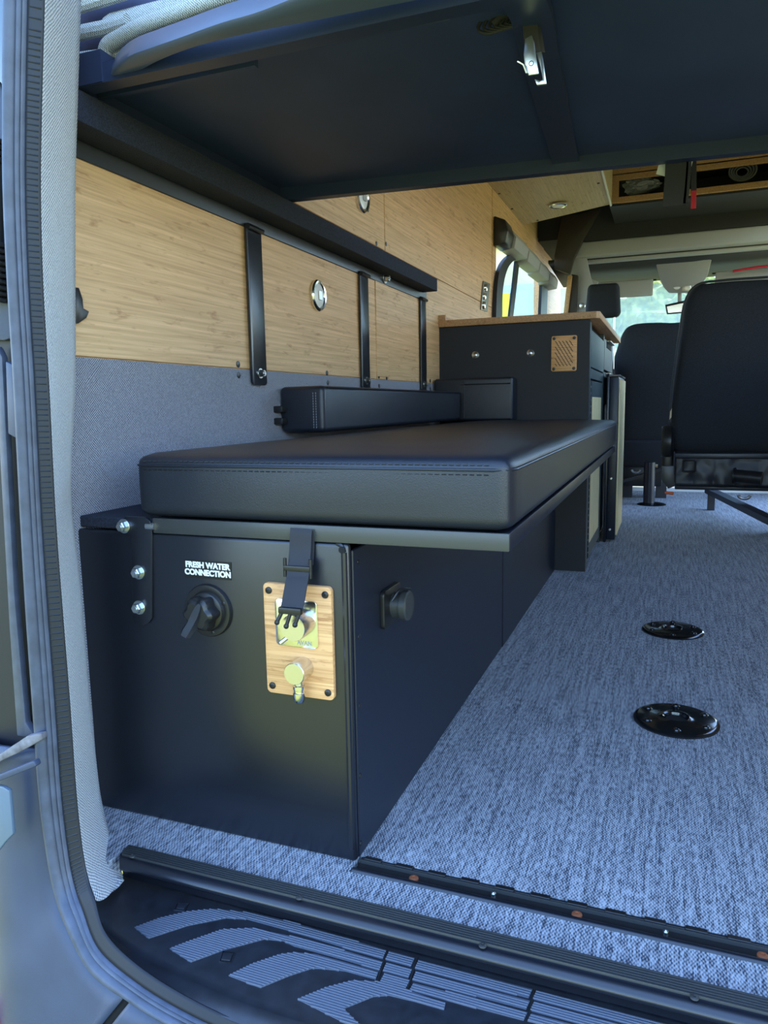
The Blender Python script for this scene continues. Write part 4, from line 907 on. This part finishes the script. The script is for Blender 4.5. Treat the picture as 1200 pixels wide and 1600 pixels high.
bm = BM(); q = at(1163, 774, Y, 3.75); tube(bm, [q + V(math.cos(a_) * .024, 0, math.sin(a_) * .016) for a_ in [math.pi + math.pi * j / 12 for j in range(13)]], .007, 8); part('hook', bm, 'satin', bs)
bm = BM(); ribbon(bm, [V(.25, 4.85, .11), V(.46, 3.80, .095), V(.62, 3.05, .085)], (.05, .01, 0), .03); part('rail', bm, 'steel_blk', bs)
for x_, y_ in ((.26, 4.78), (.60, 3.15)): part('foot', box(BM(), x_ - .02, x_ + .02, y_ - .02, y_ + .02, 0, .10), 'steel_blk', bs)
part('leg', box(BM(), .50, .56, 4.0, 4.06, 0, .24, .005, 1), 'steel_blk', bs)
# second, lower seat between
fs2 = thing('cab_seat', 'black cab seat in shadow between the cabinet and the tall seat', 'seat', (-.12, 5.3, 0.15))
seat_back(fs2, [(962, 700), (962, 600), (957, 570), (960, 554), (972, 520), (985, 507), (1010, 503), (1045, 503), (1075, 508), (1085, 560), (1085, 700), (1060, 716), (980, 716)], 5.15, .14)
bm = BM(); box(bm, -.33, .10, 5.10, 5.55, .22, .40, .02, 3); part('seat_cushion', bm, 'seatfab', fs2)
bm = BM(); box(bm, -.30, -.02, 5.08, 5.5, .10, .23, .01, 2); part('base', bm, 'plastic', fs2)
bm = BM(); ribbon(bm, [at(965, 754, Y, 4.98), at(1000, 744, Y, 4.98), at(1035, 732, Y, 4.98)], (0, .05, 0), .02); part('rail', bm, 'steel_blk', fs2)
bm = BM(); q = at(994, 734, Y, 4.95); tube(bm, [q + V(math.cos(a_) * .026, 0, math.sin(a_) * .018) for a_ in [math.pi + math.pi * j / 12 for j in range(13)]], .007, 8); part('hook', bm, 'satin', fs2)
bm = BM(); q = at(1022, 728, Y, 4.96); tube(bm, [q + V(-.02, 0, 0), q + V(.022, 0, 0)], .010, 8); part('lever', bm, 'plyover', fs2, label='pale lever tip')
for x_ in (-.28, -.06): part('leg', box(BM(), x_, x_ + .07, 5.3, 5.36, 0, .11), 'steel_blk', fs2)
# driver seat with headrest, mostly hidden by the cabinet
hd = thing('driver_seat', 'black seat with a boxy headrest showing above the kitchen worktop', 'seat', (-.42, 5.1, .15))
a, b = at(915, 444, Y, 4.95), at(968, 494, Y, 4.95)
bm = BM(); box(bm, a.x + .002, b.x, 4.95, 5.06, b.z, a.z, .032, 5)
for v in bm.verts:
    t = (v.co.z - b.z) / (a.z - b.z); v.co.x = (a.x + b.x) / 2 + (v.co.x - (a.x + b.x) / 2) * (.93 + .12 * math.sin(math.pi * min(1, t + .15)))
part('headrest', bm, 'seatfab', hd, smooth=60)
for dx in (.045, -.05):
    bm = BM(); p_ = at(960, 500, Y, 5.0); x_ = p_.x if dx > 0 else p_.x - .12; cyl(bm, V(x_, 5.0, .86), V(x_, 5.0, 1.24), .006, n=10); part('headrest_post', bm, 'satin', hd)
bm = BM(); box(bm, -.66, -.345, 4.95, 5.10, .45, .93, .04, 4); part('backrest', bm, 'seatfab', hd)
bm = BM(); box(bm, -.68, -.345, 4.95, 5.5, .25, .42, .03, 3); part('seat_cushion', bm, 'seatfab', hd)
bm = BM(); box(bm, -.66, -.36, 5.0, 5.4, 0, .25, .01, 1); part('base', bm, 'plastic', hd)
# threshold
bm = BM(); box(bm, -.9, .86, 5.72, 6.15, -.05, .022, .006, 2); struct('trim_12', bm, 'white', 'white painted cab step behind the carpet edge', cat='trim')
# ================================================================== OUTSIDE
gr = BM(); bmesh.ops.create_grid(gr, x_segments=2, y_segments=2, size=60)
for v in gr.verts: v.co.z = -.70
g_o = finish(gr, 'ground', 'grass', Vector((0, 0, 0)), False, 0); g_o['label'] = 'sunlit lawn around the van'; g_o['category'] = 'ground'; g_o['kind'] = 'structure'; ORG[g_o.name] = Vector((0, 0, 0))
def bush(name, x, y, r, h, lab, grp, z=-.7):
    bm = BM(); bmesh.ops.create_icosphere(bm, subdivisions=5, radius=1)
    sd_ = Vector((x, y, 3))
    for v in bm.verts:
        q = v.co.copy(); k = 1 + .22 * noise.noise(q * 2 + sd_) + .14 * noise.noise(q * 6 + sd_) + .10 * noise.noise(q * 17 + sd_)
        v.co = V(x + q.x * r * k, y + q.y * r * .8 * k, z + h * .5 + q.z * h * .52 * k)
    return solid(name, bm, 'leaf', lab, 'bush', grp)
for x, y, r, h, lab in ((-5.6, 48, 3.2, 8.6, 'low sunlit shrub far ahead, left through the windscreen'), (.2, 42, 3.0, 8.0, 'tall sunlit shrub seen through the middle of the windscreen'), (6.8, 43, 3.2, 8.6, 'sunlit shrub ahead of the van at the right of the windscreen')):
    bush('garden_shrub', x, y, r, h, lab, 'shrubs ahead of the van')
for x, y, r, h, lab in ((-14, -20, 3.4, 3.2, 'hedge clump far behind the van, left'), (-5, -22, 3.4, 4.0, 'hedge clump straight behind the van'), (5, -21, 3.4, 3.6, 'hedge clump behind the van, right')):
    bush('garden_hedge', x, y, r, h, lab, 'hedge behind the van')
hw = thing('garden_house', 'cream rendered house with blue-grey cladding seen through the side window', 'house', (-7.5, 23, -.7))
part('wall', box(BM(), -12, -3.15, 20, 27, -.7, 4.75), 'render_wall', hw, smooth=False)
part('cladding', box(BM(), -11.9, -3.2, 19.93, 20, -.7, 3.75), 'carpaint', hw, smooth=False)
part('door_panel', box(BM(), -4.45, -4.0, 19.88, 19.93, 2.6, 3.55), 'yellow', hw, label='yellow panel', smooth=False)
part('roof', prism(BM(), [V(-12.3, 19.7, 4.75), V(-2.95, 19.7, 4.75), V(-7.6, 19.7, 5.2)], (0, 7.6, 0)), 'slate', hw, smooth=False)
